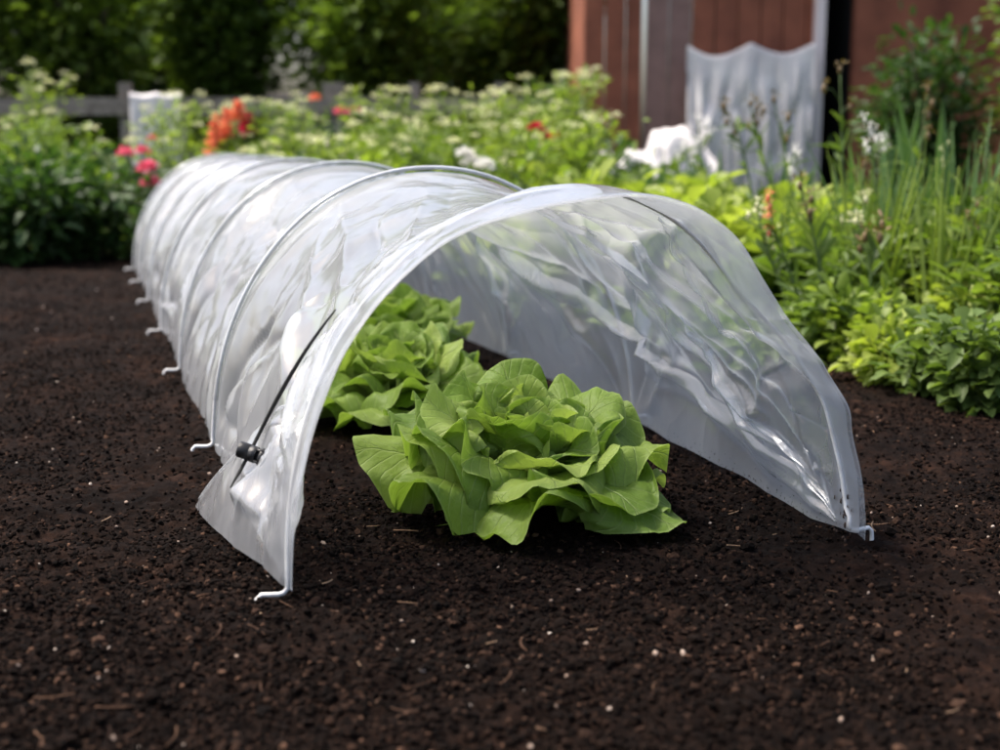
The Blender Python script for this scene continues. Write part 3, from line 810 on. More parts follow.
def umbel_plant(pos, H, seed, label, nst=7, spread=.22, cat='flowering herb', head=P_CREAM, fol=G_FERN, hr=(.018, .036), group='cream flowered herbs behind the tunnel', nleaf=150):
    r = np.random.default_rng(seed)
    t = tag(empty('umbel_herb', (pos[0], pos[1], 0)), label, cat, group)
    st, lf = MB(), MB()
    def umbel(c, R_):
        b = MB(); flower_head(b, c, R_, int(r.integers(22, 44)), r, r.uniform(.35, .7), (R_ * .22, R_ * .42), (R_ * .18, R_ * .34)); b.build('flower_head', head, t)
    for k in range(nst):
        a = r.random() * 6.28; q = spread * r.random() ** .6; h = H * r.uniform(.72, 1.0)
        tip = np.array([q * cos(a), q * sin(a), h])
        P = bezier((0.02 * cos(a), .02 * sin(a), -.01), (tip[0] * .3, tip[1] * .3, h * .6), tip, 9)
        st.tube(P, np.linspace(.004, .0018, 9), 5)
        n = nleaf
        i = r.random(n) ** .8 * .93; C = np.stack([np.interp(i, np.linspace(0, 1, 9), P[:, c]) for c in range(3)], 1)
        Dd = r.normal(size=(n, 3)); Dd[:, 2] = np.abs(Dd[:, 2]) * .5
        C = C + Dd * r.random((n, 1)) * .045
        leaf_cloud(lf, C, (.018, .045), (.007, .017), r, D=Dd)
        for b in range(r.integers(0, 3)):             # branch umbels
            bt = tip + np.array([r.normal() * .05, r.normal() * .05, r.uniform(-.07, .01)])
            st.tube(bezier(P[6], (P[6] + bt) / 2 + (0, 0, -.01), bt, 5), .0012, 4)
            umbel(bt, r.uniform(*hr))
        umbel(tip, r.uniform(*hr) * 1.15)
    st.build('stem', M_STEM, t); lf.build('foliage', fol, t)
    return t

def leafy_bush(pos, H, Wd, seed, label, cat='plant', name='leafy_plant', fol=G_MID, n=900, Lr=(.03, .07), Wr=(.02, .04), group=None, trunk=False, nst=6, zpow=.7):
    r = np.random.default_rng(seed)
    t = tag(empty(name, (pos[0], pos[1], 0)), label, cat, group)
    st, lf = MB(), MB()
    # clumps: several lobes of foliage with gaps between
    cl = []
    for k in range(nst):
        a = r.random() * 6.28; q = Wd / 2 * r.random() ** .5 * .8; h = H * r.uniform(.45, .95)
        tip = np.array([q * cos(a), q * sin(a), h]); P = bezier((0, 0, -.01), (q * .2 * cos(a), q * .2 * sin(a), h * .6), tip, 7)
        st.tube(P, np.linspace(.02 * H + .002, .004 * H + .0012, 7), 6); cl.append(P)
    m_ = n // nst
    for P in cl:
        i = r.random(m_) ** zpow; C = np.stack([np.interp(i, np.linspace(0, 1, 7), P[:, c]) for c in range(3)], 1)
        Dd = r.normal(size=(m_, 3)); Dd /= np.linalg.norm(Dd, axis=1)[:, None]
        C = C + Dd * (r.random((m_, 1)) ** .5) * Wd * .22 * np.array([1, 1, .8])
        C[:, 2] = np.abs(C[:, 2])
        Dd[:, 2] = Dd[:, 2] * .5 + .2
        leaf_cloud(lf, C, Lr, Wr, r, D=Dd)
    st.build('trunk' if trunk else 'stem', M_BARK if trunk else M_STEM, t); lf.build('crown' if trunk else 'foliage', fol, t)
    return t

def rosette_plant(pos, R_, seed, label, n=14, fol=G_LIME, group=None, up=(25, 75), name='leafy_plant', cat='leafy plant', LW=.55):
    """low plant of broad leaves from the ground"""
    r = np.random.default_rng(seed)
    t = tag(empty(name, (pos[0], pos[1], 0)), label, cat, group)
    mb = MB()
    for k in range(n):
        az = k * 2.4 + r.uniform(-.4, .4); p0 = radians(r.uniform(*up) * .5); p1 = radians(r.uniform(*up) * 1.25)
        Ln = R_ * r.uniform(.75, 1.2); W = Ln * LW * r.uniform(.8, 1.2)
        s = np.linspace(0, 1, 9); tt = np.linspace(-1, 1, 5); ph = p0 + (p1 - p0) * s
        d = np.stack([np.sin(ph) * cos(az), np.sin(ph) * sin(az), np.cos(ph)], 1)
        c = np.cumsum(d, 0) * Ln / 8 - d[0] * Ln / 8; sd_ = np.array([-sin(az), cos(az), 0]); nn = np.cross(d, sd_); nn *= -1
        wd = W / 2 * (.10 + .9 * np.sin(pi * np.clip((s - .15) / .85, 0, 1)) ** .7); wd[-1] = .002
        S, T = np.meshgrid(s, tt, indexing='ij'); f = r.uniform(0, 6)
        P = c[:, None] + sd_ * (wd[:, None] * T)[..., None] + nn[:, None] * ((.3 * T ** 2 * wd[:, None]) + .06 * R_ * np.sin(S * 9 + f + T * 2) * np.abs(T) * S)[..., None]
        P[..., 2] = np.maximum(P[..., 2], .003)
        mb.add(P.reshape(-1, 3), grid_faces(9, 5))
    mb.build('foliage', fol, t)
    return t

def blade_clump(pos, H, seed, label, n=9, group='sword leaved clumps', fol=G_BLADE, wd=.022, spread=.10, name='iris_clump', cat='iris'):
    r = np.random.default_rng(seed)
    t = tag(empty(name, (pos[0], pos[1], 0)), label, cat, group)
    mb = MB()
    for k in range(n):
        a = r.random() * 6.28; h = H * r.uniform(.6, 1); q = spread * r.random(); fa = r.random() * 3.14
        b0 = np.array([q * .3 * cos(a), q * .3 * sin(a), -.01]); tp = np.array([q * cos(a) * 1.6, q * sin(a) * 1.6, h])
        P = bezier(b0, (b0 + tp) / 2 + np.array([0, 0, h * .15]), tp, 9); sd_ = np.array([cos(fa), sin(fa), 0])
        w_ = wd / 2 * np.array([.8, 1, 1, 1, .95, .85, .65, .35, .03])
        th_ = np.array([-sin(fa), cos(fa), 0]) * .0015
        V = np.concatenate([P - sd_ * w_[:, None], P + th_, P + sd_ * w_[:, None]]).reshape(3, 9, 3).transpose(1, 0, 2).reshape(-1, 3)
        mb.add(V, grid_faces(9, 3))
    mb.build('foliage', fol, t)
    return t

def seed_stalk(P, seed, label, group='tall seed stalks', heads=4, mat=P_BROWN, hr=.010, name='flower_stalk', cat='flower stalk', leafy=26, fol=G_WEED, Lr=(.04, .07), Wr=(.006, .012)):
    """P polyline in world; plant with a bent stem, narrow leaves and small heads at the top"""
    P = np.array(P, float); base = P[0].copy(); base[2] = 0
    r = np.random.default_rng(seed)
    t = tag(empty(name, tuple(base)), label, cat, group); Q = P - base
    tt = np.linspace(0, len(Q) - 1, 14); Qs = np.stack([np.interp(tt, np.arange(len(Q)), Q[:, k]) for k in range(3)], 1)
    for _ in range(3): Qs[1:-1] = (Qs[:-2] + 2 * Qs[1:-1] + Qs[2:]) / 4
    st, lf = MB(), MB(); st.tube(Qs, np.linspace(.0035, .0014, 14), 6)
    for k in range(heads):
        j = 13 - int(k * 1.2); c = Qs[j] + r.normal(size=3) * np.array([.014, .014, .008]) * (k > 0)
        st.tube(np.array([Qs[max(j - 1, 0)], (Qs[j] + c) / 2 - (0, 0, .003), c]), .0009, 4)
        V = IC1 * hr * np.array([.6, .6, 1.1]) * r.uniform(.7, 1.1); fl = MB(); fl.add(V + c, IF1)
        flower_head(fl, c + (0, 0, hr * .8), hr * 1.1, 9, r, .8, (hr * .8, hr * 1.5), (hr * .3, hr * .6)); fl.build('flower_head', mat, t)
    if leafy:
        i = r.random(leafy) * .75; C = np.stack([np.interp(i, np.linspace(0, 1, 14), Qs[:, c]) for c in range(3)], 1)
        Dd = r.normal(size=(leafy, 3)); Dd[:, 2] = .9
        leaf_cloud(lf, C, Lr, Wr, r, D=Dd); lf.build('foliage', fol, t)
    st.build('stem', M_STEM, t)
    return t

# ---- cream flowered herbs: a bank behind the tunnel
herb_spots = [(-2.35, 4.6, .50), (-2.0, 4.3, .48), (-1.72, 4.9, .54), (-1.42, 4.2, .42), (-1.18, 4.7, .50), (-.98, 4.15, .40), (-.78, 4.9, .50), (-.60, 4.2, .40),
              (-.40, 4.7, .50), (-.24, 4.05, .42), (-.10, 4.5, .52), (.06, 4.0, .46), (.16, 4.6, .56), (.20, 4.25, .52), (-.42, 3.7, .34), (-.08, 3.6, .36), (.16, 3.55, .38), (-.75, 3.75, .30)]
adj = ['leftmost', 'second from left', 'third from left', 'fourth from left', 'fifth from left', 'sixth from left', 'seventh from left', 'eighth from left', 'ninth from left',
       'tenth from left', 'eleventh from left', 'twelfth from left', 'thirteenth from left', 'fourteenth from left', 'fifteenth from left', 'sixteenth from left', 'seventeenth from left', 'rightmost']
order = sorted(range(len(herb_spots)), key=lambda i: herb_spots[i][0] / herb_spots[i][1])
for rank, i in enumerate(order):
    x, y, h = herb_spots[i]; h *= 1.07 if x > -.5 else 1.16
    umbel_plant((x, y), h, 100 + i, 'feathery green herb with cream flower heads, %s in the bank behind the tunnel' % adj[rank],
                nst=7 if x > -.5 else 5, spread=.20, nleaf=190 if x > -.5 else 120,
                hr=(.016, .032) if x > -.5 else (.014, .026), fol=G_FERN if i % 3 else G_MID)

# ---- leafy bushes filling the bank
fills = [(-2.6, 5.1, .55, G_DARK), (-1.95, 5.2, .42, G_MID), (-1.22, 3.92, .30, G_DARK), (-1.45, 4.5, .38, G_MID), (-.95, 5.2, .36, G_MID), (-.45, 5.2, .40, G_MID), (-1.38, 3.75, .26, G_DARK),
         (.0, 5.1, .46, G_MID), (.33, 4.9, .30, G_DARK), (-.7, 3.9, .26, G_MID), (-.25, 3.6, .26, G_FERN), (.12, 3.3, .27, G_MID), (.42, 4.0, .24, G_MID), (-2.2, 3.9, .34, G_MID), (-1.75, 3.8, .30, G_DARK)]
order = sorted(range(len(fills)), key=lambda i: fills[i][0] / fills[i][1])
for rank, i in enumerate(order):
    x, y, h, mt = fills[i]
    tone = {id(G_DARK): 'dark green', id(G_MID): 'mid green', id(G_FERN): 'yellow green'}[id(mt)]
    leafy_bush((x, y), h, .55, 200 + i, '%s bushy garden plant among the herbs, number %d from the left' % (tone, rank + 1), 'garden plant', 'bushy_plant', mt, 1100, (.025, .06), (.016, .034), 'bushy plants in the flower bank')

# ---- pink, orange and red flowers
def bloom_plant(px, py, Y, Rb, mat, label, seed, name='flower_plant', cat='flower', n=60, group=None, blooms=None, fol=G_DARK):
    c = at(px, py, Y); r = np.random.default_rng(seed)
    t = tag(empty(name, (c[0], c[1], 0)), label, cat, group)
    st, fl, lf = MB(), MB(), MB()
    for k, (dx, dz, rb) in enumerate(blooms or [(0, 0, Rb)]):
        tip = np.array([dx, r.uniform(-.03, .03), c[2] + dz])
        st.tube(bezier((0, 0, -.01), (dx * .3, 0, tip[2] * .5), tip, 7), .0025, 5)
        b = MB(); flower_head(b, tip, rb, n, r, .8, (rb * .5, rb * .9), (rb * .4, rb * .8)); b.build('bloom', mat, t)
        C = r.normal(size=(60, 3)) * np.array([.05, .05, 0]) + np.array([dx * .6, 0, 0]); C[:, 2] = r.random(60) * tip[2] * .85
        leaf_cloud(lf, C, (.03, .06), (.015, .03), r)
    st.build('stem', M_STEM, t); lf.build('foliage', fol, t)
    return t
bloom_plant(148, 170, 3.75, .020, P_PINK, 'pink double flower, highest of the pink blooms left of the tunnel', 1, group='pink flowers left of the tunnel', blooms=[(0, .0, .024), (.012, -.045, .026)])
bloom_plant(133, 155, 3.85, .020, P_PINK, 'pink flower pair on the far left above the lower pink blooms', 2, group='pink flowers left of the tunnel', blooms=[(-.018, 0, .020), (.022, .006, .018)])
bloom_plant(155, 140, 4.2, .014, P_PINK, 'small salmon pink flower beside the white sheet', 3, group='pink flowers left of the tunnel')
bloom_plant(345, 113, 4.9, .018, P_PINK, 'two small pink red blooms near the old fence posts', 4, blooms=[(-.022, 0, .019), (.028, .002, .020)])
bloom_plant(543, 137, 3.9, .022, P_RED, 'magenta red pair of blooms in the cream herb bank', 5, blooms=[(-.022, .018, .022), (.022, -.010, .022)])
bloom_plant(315, 99, 5.2, .02, P_ORNG, 'small orange bloom in front of the fence rail', 6, blooms=[(0, 0, .018)])
def gladiolus(px, py0, py1, Y, seed, label, dark=False):
    a = at(px, py1, Y); b = at(px + 6, py0, Y); r = np.random.default_rng(seed)
    t = tag(empty('gladiolus', (a[0], a[1], 0)), label, 'gladiolus', 'orange flower spikes behind the tunnel')
    st, fl, lf = MB(), MB(), MB(); off = np.array([b[0] - a[0], 0, b[2]])
    P = bezier((0, 0, 0), (0, 0, off[2] * .6), off, 12); st.tube(P, np.linspace(.005, .002, 12), 6)
    z0 = a[2] / b[2]
    n = 9
    for k in range(n):
        i = z0 + (1 - z0) * k / (n - 1); c = np.array([np.interp(i, np.linspace(0, 1, 12), P[:, q]) for q in range(3)])
        rb = .017 * (1 - .55 * k / n); sg = 1 if k % 2 else -1
        flower_head(fl, c + np.array([sg * rb * .5, -.008, 0]), rb, 26, r, 1.1, (rb * .7, rb * 1.2), (rb * .5, rb * .9))
    st.build('stem', M_STEM, t); fl.build('flower_spike', P_RED if dark else P_ORNG, t)
    for k in range(4):
        q = r.uniform(-.1, .1); h = b[2] * r.uniform(.55, .8); Pb = bezier((q * .2, 0, 0), (q * .5, 0, h * .6), (q, r.uniform(-.05, .05), h), 9)
        w_ = .018 * np.array([.8, 1, 1, 1, .95, .85, .65, .35, .03]); V = np.stack([Pb - np.array([1, 0, 0]) * w_[:, None], Pb + np.array([0, .002, 0]), Pb + np.array([1, 0, 0]) * w_[:, None]], 1).reshape(-1, 3)
        lf.add(V, grid_faces(9, 3))
    lf.build('foliage', G_MID, t)
gladiolus(211, 118, 160, 4.0, 1, 'orange flower spike, lower and leftmost of the orange spikes')
gladiolus(222, 112, 146, 4.05, 2, 'orange flower spike standing between the two others')
gladiolus(233, 104, 126, 4.1, 3, 'tallest orange flower spike, rightmost of the three')
gladiolus(242, 116, 138, 4.2, 4, 'dark wine red flower spike beside the orange ones', True)
# white phlox
bloom_plant(472, 160, 3.2, .02, P_WHITE, 'white flower cluster rising just over the tunnel top', 9, blooms=[(-.02, .01, .018), (.0, -.01, .020), (.03, -.02, .020)], fol=G_FERN)

# ---- lime green leafy crop on the right
r = np.random.default_rng(55)
spots = []
for row, (d, u0, u1, n) in enumerate([(.84, 1.55, 3.4, 9), (1.12, 1.15, 3.3, 9), (1.42, .95, 3.2, 9), (1.75, 1.1, 3.2, 8), (2.1, 1.3, 3.3, 7)]):
    for k in range(n):
        u = u0 + (u1 - u0) * (k + r.uniform(-.25, .25)) / n; q = L0 + (d + r.uniform(-.06, .06)) * RX + u * AX
        spots.append((q[0], q[1], row))
wordrow = ['row next to the tunnel', 'second row from the tunnel', 'third row from the tunnel', 'fourth row from the tunnel', 'last row from the tunnel']
cnt = {}
for i, (x, y, row) in enumerate(spots):
    cnt[row] = cnt.get(row, 0) + 1
    o = rosette_plant((x, y), r.uniform(.15, .24) * (1 if y > 2.2 else .55), 300 + i, 'lime green leafy plant, %s, place %d counting away from the camera' % (wordrow[row], cnt[row]), n=16,
                  fol=[G_LIME, G_LIME, G_MID][int(r.integers(3))], group='lime green leafy plants right of the tunnel', up=(20, 70), LW=.7)

# ---- iris clumps
iris = [(640, 205, 3.6, .30), (662, 200, 3.7, .33), (690, 195, 3.9, .34), (715, 200, 3.6, .33), (738, 205, 3.4, .30), (775, 200, 3.3, .40), (860, 200, 2.9, .44), (880, 190, 3.1, .50), (935, 230, 2.7, .46)]
for i, (px, py, Y, h) in enumerate(iris):
    c = at(px, py, Y)
    blade_clump((c[0], c[1]), h * 1.0, 400 + i, 'upright sword shaped green leaves, clump %s' % ['leftmost, beside the white sheet', 'second from left', 'third from left', 'in front of the white wall', 'fifth from left', 'below the bent seed stalks', 'in front of the dark doorway', 'tall, right of the doorway', 'rightmost at the picture side'][i],
                n=6, wd=.024, spread=.09)
for i, (px, py, Y, h) in enumerate([(560, 0, 3.15, .24), (600, 0, 3.0, .24), (640, 0, 2.85, .23), (685, 0, 2.75, .23), (725, 0, 2.6, .21), (765, 0, 2.5, .20), (655, 0, 3.3, .25), (710, 0, 3.1, .24), (755, 0, 2.9, .24), (800, 0, 2.7, .2)]):
    c = at(px, 250, Y)
    leafy_bush((c[0], c[1]), h, .30, 450 + i, 'sunlit lime green bushy plant, %s in the line above the tunnel top' % adj[i], 'leafy plant', 'lime_plant', G_LIME, 420, (.035, .075), (.025, .055), 'lime green plants above the tunnel line')
# ---- tall seed stalks
def stalk_px(pts, Y, seed, label, **kw):
    P = [at(a, b, Y) for a, b in pts]; P[0][2] = 0; seed_stalk(P, seed, label, **kw)
stalk_px([(770, 300), (752, 190), (738, 130), (724, 107)], 2.9, 1, 'thin bent stalk with dark seed pods, leftmost of the tall stalks')
stalk_px([(790, 300), (775, 200), (758, 140), (750, 104)], 2.8, 2, 'tall stalk with drooping buds left of the doorway')
stalk_px([(800, 300), (796, 210), (782, 140), (774, 100)], 3.0, 3, 'tall thin stalk reaching above the white wall')
stalk_px([(700, 260), (702, 190), (699, 150), (698, 120)], 3.2, 4, 'stalk with small white flowers before the white wall', mat=P_WHITE, hr=.009)
stalk_px([(668, 260), (676, 190), (680, 160), (683, 145)], 3.3, 5, 'short stalk with white flowers at the left of the white wall', mat=P_WHITE, hr=.009)
stalk_px([(850, 320), (843, 200), (842, 140), (840, 70)], 2.7, 6, 'thick pale stalk in front of the dark doorway', heads=3)
stalk_px([(905, 330), (915, 220), (920, 150), (928, 90)], 2.6, 7, 'tall stalk with seed heads near the right edge', heads=4)
stalk_px([(872, 300), (874, 200), (875, 160), (876, 140)], 2.8, 8, 'stalk with small white stars beside the dark shrub', mat=P_WHITE, hr=.008, heads=5)
# ---- the nearer flowering weed by the tunnel shoulder
def wf(pts, Y, seed, label, **kw): stalk_px(pts, Y, seed, label, group='flowering stems by the tunnel shoulder', leafy=34, Lr=(.04, .075), Wr=(.007, .014), **kw)
wf([(826, 372), (824, 290), (815, 240), (800, 186)], 2.05, 21, 'upright stem with narrow leaves, tallest beside the tunnel shoulder', heads=4)
wf([(812, 372), (795, 285), (775, 235), (768, 198)], 2.08, 22, 'stem with orange tipped buds next to the tunnel', heads=5, mat=P_ORNG, hr=.007)
wf([(800, 360), (780, 280), (762, 240), (757, 205)], 2.15, 23, 'stem with pale creamy buds closest to the film', heads=6, mat=P_CREAM, hr=.008)
wf([(834, 372), (842, 300), (858, 240), (866, 200)], 2.1, 24, 'stem leaning right with cream flowers', heads=5, mat=P_CREAM, hr=.008)
wf([(870, 372), (868, 310), (872, 260), (882, 225)], 2.0, 25, 'stem with faded brown heads at the right', heads=4)
# ---- thin grass tufts and more bare stems on the right
r = np.random.default_rng(66)
for i, (px, Y, h) in enumerate([(845, 2.3, .30), (868, 2.15, .34), (890, 2.35, .38), (915, 2.2, .36), (940, 2.0, .33), (965, 2.25, .40), (990, 2.05, .34), (820, 2.5, .28), (785, 2.6, .26)]):
    c = at(px, 250, Y)
    blade_clump((c[0], c[1]), h, 430 + i, 'wispy grass tuft with thin arching blades, %s' % ['third from the left of nine', 'fourth from the left of nine', 'fifth from the left of nine', 'sixth from the left of nine', 'seventh from the left of nine', 'eighth from the left of nine', 'rightmost of nine', 'second from the left of nine', 'leftmost, by the lime plants'][i],
                n=26, wd=.007, spread=.11, fol=[G_WEED, G_FERN, G_BLADE][i % 3], group='grass tufts on the right', name='grass_tuft', cat='grass tuft')
for i, (px, py0, py1, Y) in enumerate([(838, 330, 215, 2.3), (856, 330, 165, 2.5), (884, 330, 120, 2.4), (902, 330, 190, 2.2), (946, 330, 150, 2.3), (962, 330, 205, 2.1), (812, 320, 150, 2.7), (990, 340, 130, 2.4)]):
    j = r.uniform(-14, 14)
    stalk_px([(px, py0), (px + j * .3, (py0 + py1) / 2), (px + j, py1 + 30), (px + j * 1.6, py1)], Y, 60 + i,
             'thin wiry stem with %s, %s' % (['cream buds', 'brown seed heads', 'small white flowers', 'pale green buds'][i % 4], ['just right of the tunnel shoulder', 'in front of the doorway foot', 'tall, by the dark shrub', 'short, near the bed edge', 'tall, towards the right side', 'short, towards the right side', 'left of the doorway', 'tallest at the far right'][i]),
             group='wiry stems on the right', mat=[P_CREAM, P_BROWN, P_WHITE, G_WEED][i % 4], hr=.0065, heads=5, leafy=16, Lr=(.03, .05), Wr=(.004, .009))
# ---- low broad leaved weeds at the bed edge
edge = [(835, 366, 'light green weed at the foot of the film'), (858, 372, 'broad leaved weed between two others at the bed edge'), (882, 380, 'round leaved weed by the dark soil edge'), (912, 392, 'spreading weed nearer the camera'),
        (945, 405, 'low weed second from the right side'), (985, 420, 'rightmost weed, closest to the camera'), (850, 350, 'weed standing behind the edge row'), (900, 355, 'green weed behind the round leaved one'), (960, 372, 'weed in the second row at far right')]
for i, (px, py, lb) in enumerate(edge):
    g = gnd(px, py); leafy_bush((g[0], g[1] + .05), .085 + .02 * (i % 3), .17, 500 + i, lb, 'weed', 'weed', [G_WEED, G_MID, G_FERN, G_LIME, G_WEED][i % 5], 420, (.018, .036), (.012, .024), 'weeds along the bed edge', nst=7)
for i, (px, py, hh) in enumerate([(880, 350, .20), (930, 350, .24), (985, 360, .24), (850, 330, .16), (1040, 380, .26)]):
    g = gnd(px, py); leafy_bush((g[0], g[1] + .1), hh, .30, 520 + i, ['bushy weed behind the cream stems', 'tall bushy weed right of the picture middle edge', 'bushy weed near the right side', 'small bushy weed at the film shoulder', 'bushy weed beyond the right edge'][i],
                                'weed', 'bushy_weed', [G_WEED, G_MID, G_FERN][i % 3], 900, (.022, .05), (.008, .020), 'bushy weeds on the right')
# ---- low ground cover under everything
def ground_cover():
    r = np.random.default_rng(90); n = 26000
    y = 1.5 + 5.2 * r.random(n * 3) ** .8; x = (r.random(n * 3) * 2 - 1) * (.50 * y + .3)
    d = (x - L0[0]) * RX[0] + (y - L0[1]) * RX[1]; u = (x - L0[0]) * AX[0] + (y - L0[1]) * AX[1]
    ok = ((d > .78 + .08 * (vnoise(x * 8, y * 8, 4) - .5)) & (u > .75)) | (y > 3.72 + .25 * vnoise(x * 5, x * 0, 6))
    x, y = x[ok][:n], y[ok][:n]
    C = np.stack([x, y, soil_h(x, y) + .06 * r.random(len(x)) ** 1.5], 1); mb = MB(); leaf_cloud(mb, C, (.02, .06), (.012, .035), r, up=.8)
    return mb.build('ground_cover', G_MID)
tag(ground_cover(), 'low green weeds covering the ground', kind='stuff')

# ------------------------------------------------------------------ shed, sheets, fence, hedge
M_RED = simple('red_brown_boards', [(.3, (.15, .042, .020)), (.7, (.30, .095, .048))], 6, .75, .5, 40)
M_REDL = simple('faded_red_boards', [(.3, (.17, .10, .085)), (.7, (.27, .16, .14))], 7, .8, .5, 40)
M_WALL = simple('pale_render', [(.3, (.74, .64, .64)), (.7, (.85, .76, .74))], 4, .8, .3, 40)
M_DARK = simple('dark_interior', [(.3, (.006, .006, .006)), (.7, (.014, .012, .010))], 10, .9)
M_WHITEP = simple('white_sheet', [(.3, (.56, .52, .52)), (.7, (.72, .69, .67))], 9, .45, .6, 30)
M_GREYW = simple('weathered_wood', [(.3, (.14, .115, .095)), (.7, (.30, .26, .22))], 25, .9, .6, 60)
M_ROOF = simple('roofing_felt', [(.3, (.05, .05, .05)), (.7, (.09, .085, .08))], 40, .95, .6, 90)
shed = tag(empty('garden_shed', (1.05, 6.5, 0)), 'garden shed with red brown boards, pale panels and an open dark doorway', 'shed')
SH = 2.0
def sx_(px, Y=6.5): return (px - 500) / F_PX * Y * 1.0 / 1.0 * .985 - 1.05
x0, x1, x2, x3, x4, x5 = sx_(583), sx_(640), sx_(683), sx_(808), sx_(817), sx_(848)
k = 0
xb = x0
while xb < x1 - .01:
    mb = MB(); mb.box((xb + .003, -.012 - .004 * (k % 2), .0), (min(xb + .1, x1) - .003, .02, SH)); mb.build('board', M_RED, shed, False); xb += .1; k += 1
while xb < x3 - .01:
    mb = MB(); mb.box((xb + .003, -.012 - .004 * (k % 2), .0), (min(xb + .11, x3) - .003, .02, SH)); mb.build('board', M_REDL if xb < x2 else M_RED, shed, False); xb += .11; k += 1
mb = MB(); mb.box((x3, -.07, 0), (x4, .06, SH)); mb.build('door_post', M_WALL, shed, False)
mb = MB(); mb.box((x5, -.02, 0), (x5 + 1.9, .03, SH)); mb.build('wall', M_RED, shed, False)
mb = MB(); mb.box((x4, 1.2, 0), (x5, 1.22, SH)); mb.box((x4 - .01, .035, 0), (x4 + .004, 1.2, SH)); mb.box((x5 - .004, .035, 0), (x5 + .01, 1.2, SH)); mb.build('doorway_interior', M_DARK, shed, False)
mb = MB(); mb.box((x4 + .001, -.02, 1.75), (x5 - .001, .03, SH)); mb.build('lintel', M_RED, shed, False)
mb = MB(); V = [(x0 - .15, -.25, SH - .02), (x5 + 2.0, -.25, SH - .02), (x5 + 2.0, 2.0, SH + .35), (x0 - .15, 2.0, SH + .35)]; V2 = [(a, b, c + .05) for a, b, c in V]
mb.add(V + V2, np.array([(0, 3, 2, 1), (4, 5, 6, 7), (0, 1, 5, 4), (1, 2, 6, 5), (2, 3, 7, 6), (3, 0, 4, 7)])); mb.build('roof', M_ROOF, shed, False)
mb = MB(); mb.box((x0, .03, 0), (x0 + .03, 2.0, SH)); mb.build('wall', M_RED, shed, False)

def crumpled_sheet(name, pts, label, seed, cat='plastic sheet', thick=.06, mat=None, fold=1.0):
    """a heap of white sheeting: lumpy closed surface through given outline heights"""
    r = np.random.default_rng(seed); nx, ny = 60, 26
    X = np.linspace(pts[0][0], pts[-1][0], nx); Hh = np.interp(X, [p[0] for p in pts], [p[2] for p in pts]); yc = pts[0][1]
    s = np.linspace(0, pi, ny)
    XX, SS = np.meshgrid(X, s, indexing='ij')
    Z = Hh[:, None] * np.sin(SS) ** .55 * (1 + .18 * (fbm(XX * 9, SS * 2, seed, 3) - .5)); Yv = -np.cos(SS) * thick * (1 + .6 * (fbm(XX * 12, SS * 3, seed + 3, 3) - .5)) - .03 * fold * np.abs(np.sin(XX * 31 + 2 * SS))
    base = np.array([X.mean(), yc, 0]); P = np.stack([XX - base[0], Yv, np.maximum(Z, -.01)], -1)
    o = mk(name, P.reshape(-1, 3), grid_faces(nx, ny), mat or M_WHITEP); o.location = tuple(base)
    tag(o, label, cat); return o
def draped(name, x0_, x1_, y0_, zt, zf_, zb_, half, label, seed, cat='plastic sheet', sag=.01, fa=1.0):
    # cloth hung over a rail: front drop, over the top, back drop; with real pleats
    nx, ny = 70, 60; X = np.linspace(x0_, x1_, nx); q = np.linspace(0, 1, ny)
    XX, QQ = np.meshgrid(X, q, indexing='ij')
    f = fbm(XX * 14, QQ * 2.5, seed, 3) - .5
    lf_ = zt - zf_; lb_ = zt - zb_; tot = lf_ + lb_ + pi * half; d = QQ * tot
    a_ = np.clip((d - lf_) / half, 0, pi)
    Yv = -half * np.cos(a_); Zv = np.where(d < lf_, zf_ + d, np.where(d > lf_ + pi * half, zt - (d - lf_ - pi * half), zt + half * np.sin(a_)))
    drop = np.clip(np.abs(QQ - lf_ / tot) * 3, 0, 1)
    Yv = Yv + np.where(d < lf_ + half, -1, 1) * fa * (.035 * np.abs(f) * 2 * drop + .012 * np.abs(np.sin(XX * 38 + f * 5)) * drop)
    Zv = Zv + .05 * (fbm(XX * 8, XX * 0, seed + 2, 3) - .5) * np.clip(1 - QQ * 3, 0, 1)
    xr = (XX - x0_) / (x1_ - x0_); Zv = Zv - sag * np.abs(np.sin(pi * xr * 2)) * np.clip(Zv / zt, 0, 1) - sag * .6 * fbm(XX * 5, XX * 0, seed + 7, 2)
    P = np.stack([XX - X.mean() + .02 * f * drop, Yv, np.maximum(Zv, .004)], -1)
    o = mk(name, P.reshape(-1, 3), grid_faces(nx, ny), M_WHITEP); o.location = (X.mean(), y0_, 0)
    return tag(o, label, cat)
Yc = 5.6
def hp(px, py): q = at(px, py, Yc); return (q[0], Yc, q[2])
draped('white_curtain', 1.05 + x2 - .01, 1.05 + x3 - .02, 6.36, .80, .02, .70, .02, 'tall pale sheet hanging against the shed beside the dark doorway', 21, sag=.05, fa=2.2)
crumpled_sheet('white_sheeting', [hp(598, 160), hp(603, 145), hp(615, 156), hp(630, 148), hp(646, 150), hp(652, 130), hp(682, 126), hp(700, 140), hp(716, 160)], 'crumpled white sheeting heaped before the red boards', 5, thick=.16)
draped('white_cloth', -1.74, -1.50, 6.256, .555, .20, .30, .024, 'white cloth hung over the grey fence rail at the back left', 9)
fence = tag(empty('wooden_fence', (-.6, 6.3, 0)), 'weathered grey wooden rail fence behind the flowers', 'fence')
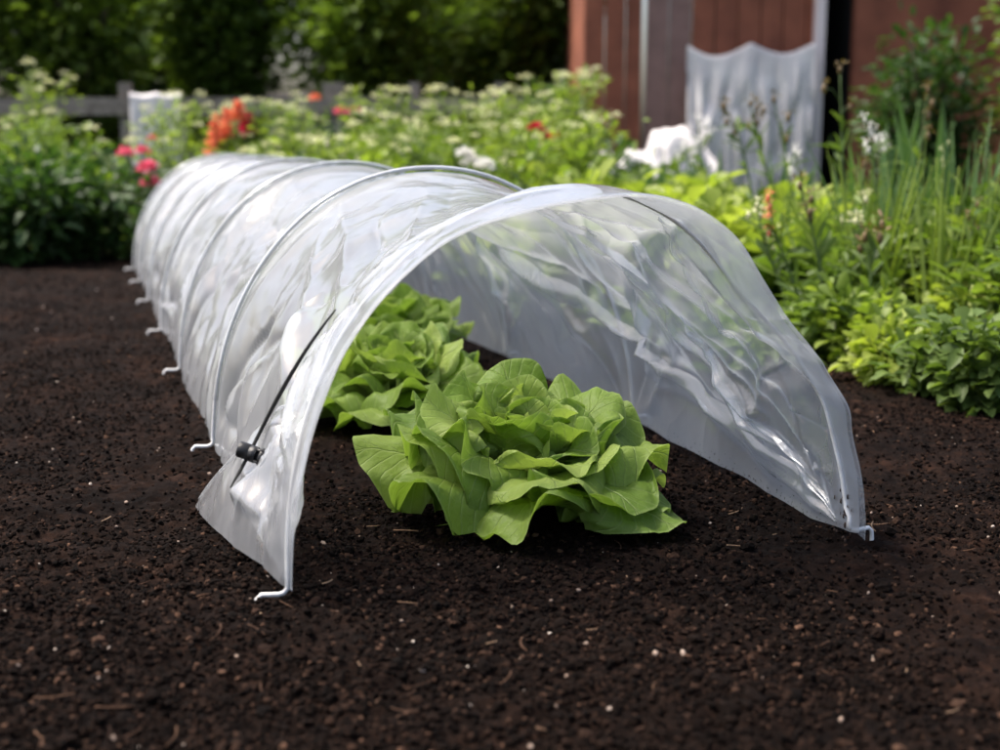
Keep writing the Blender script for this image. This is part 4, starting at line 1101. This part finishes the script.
def fb(a, b, nm='rail'):
    mb = MB(); mb.box(a, b); mb.build(nm, M_GREYW, fence, False)
for px in (30, 128, 281, 306, 335, 415, 500, 560):
    xx = (px - 500) / F_PX * 6.2 + .6; ww_ = .10 if px in (281, 306, 335) else .05
    fb((xx - ww_ / 2, -.03, 0), (xx + ww_ / 2, .03, .62 if px not in (281, 306) else .57), 'post')
fb((-2.6, -.052, .47), (1.0, -.032, .55)); fb((-2.6, -.052, .22), (1.0, -.032, .29))

r = np.random.default_rng(71)
hs = [(-3.6, 8.4, 2.2), (-2.6, 8.0, 1.9), (-1.7, 8.5, 2.3), (-.8, 8.1, 1.9), (.05, 8.4, 2.2), (.3, 6.3, .60), (3.1, 5.6, 1.7), (1.62, 5.0, .75), (2.15, 4.8, 1.0), (4.2, 7.5, 2.4)]
lbl = ['far left dark hedge shrub behind the fence', 'hedge shrub second from left behind the fence', 'tall hedge shrub behind the orange flowers', 'hedge shrub behind the wooden fence middle', 'tall hedge shrub left of the shed',
       'dark rounded shrub at the corner of the red boards', 'tall dark shrub at far right', 'dark shrub right of the open doorway', 'dark shrub in front of the shed at right', 'large shrub at the back right']
for i, (x, y, h) in enumerate(hs):
    big = h > 1.2
    leafy_bush((x, y), h, 1.35 if big else (.34 if i == 5 else .7), 600 + i, lbl[i], 'shrub', 'shrub', G_DARK if i in (0, 5, 6, 7) else G_MID, 9000 if big else 2600, (.05, .10) if big else (.03, .06), (.03, .06) if big else (.02, .035), 'dark shrubs at the back', True, nst=12 if big else 8, zpow=.55)
# far trees closing the view
for i, (x, y, h) in enumerate([(-8.5, 15, 5.5), (-4.5, 17, 6), (-.5, 16, 5.5), (4, 18, 6.5), (8.5, 16, 6)]):
    leafy_bush((x, y), h, 5.0, 700 + i, ['broad tree at the far left', 'second far tree from the left', 'far tree behind the shed side', 'far tree above the shed roof', 'far tree at the right end'][i], 'tree', 'tree', G_MID, 9000, (.16, .30), (.10, .18), 'trees closing the view', True, nst=14, zpow=.6)
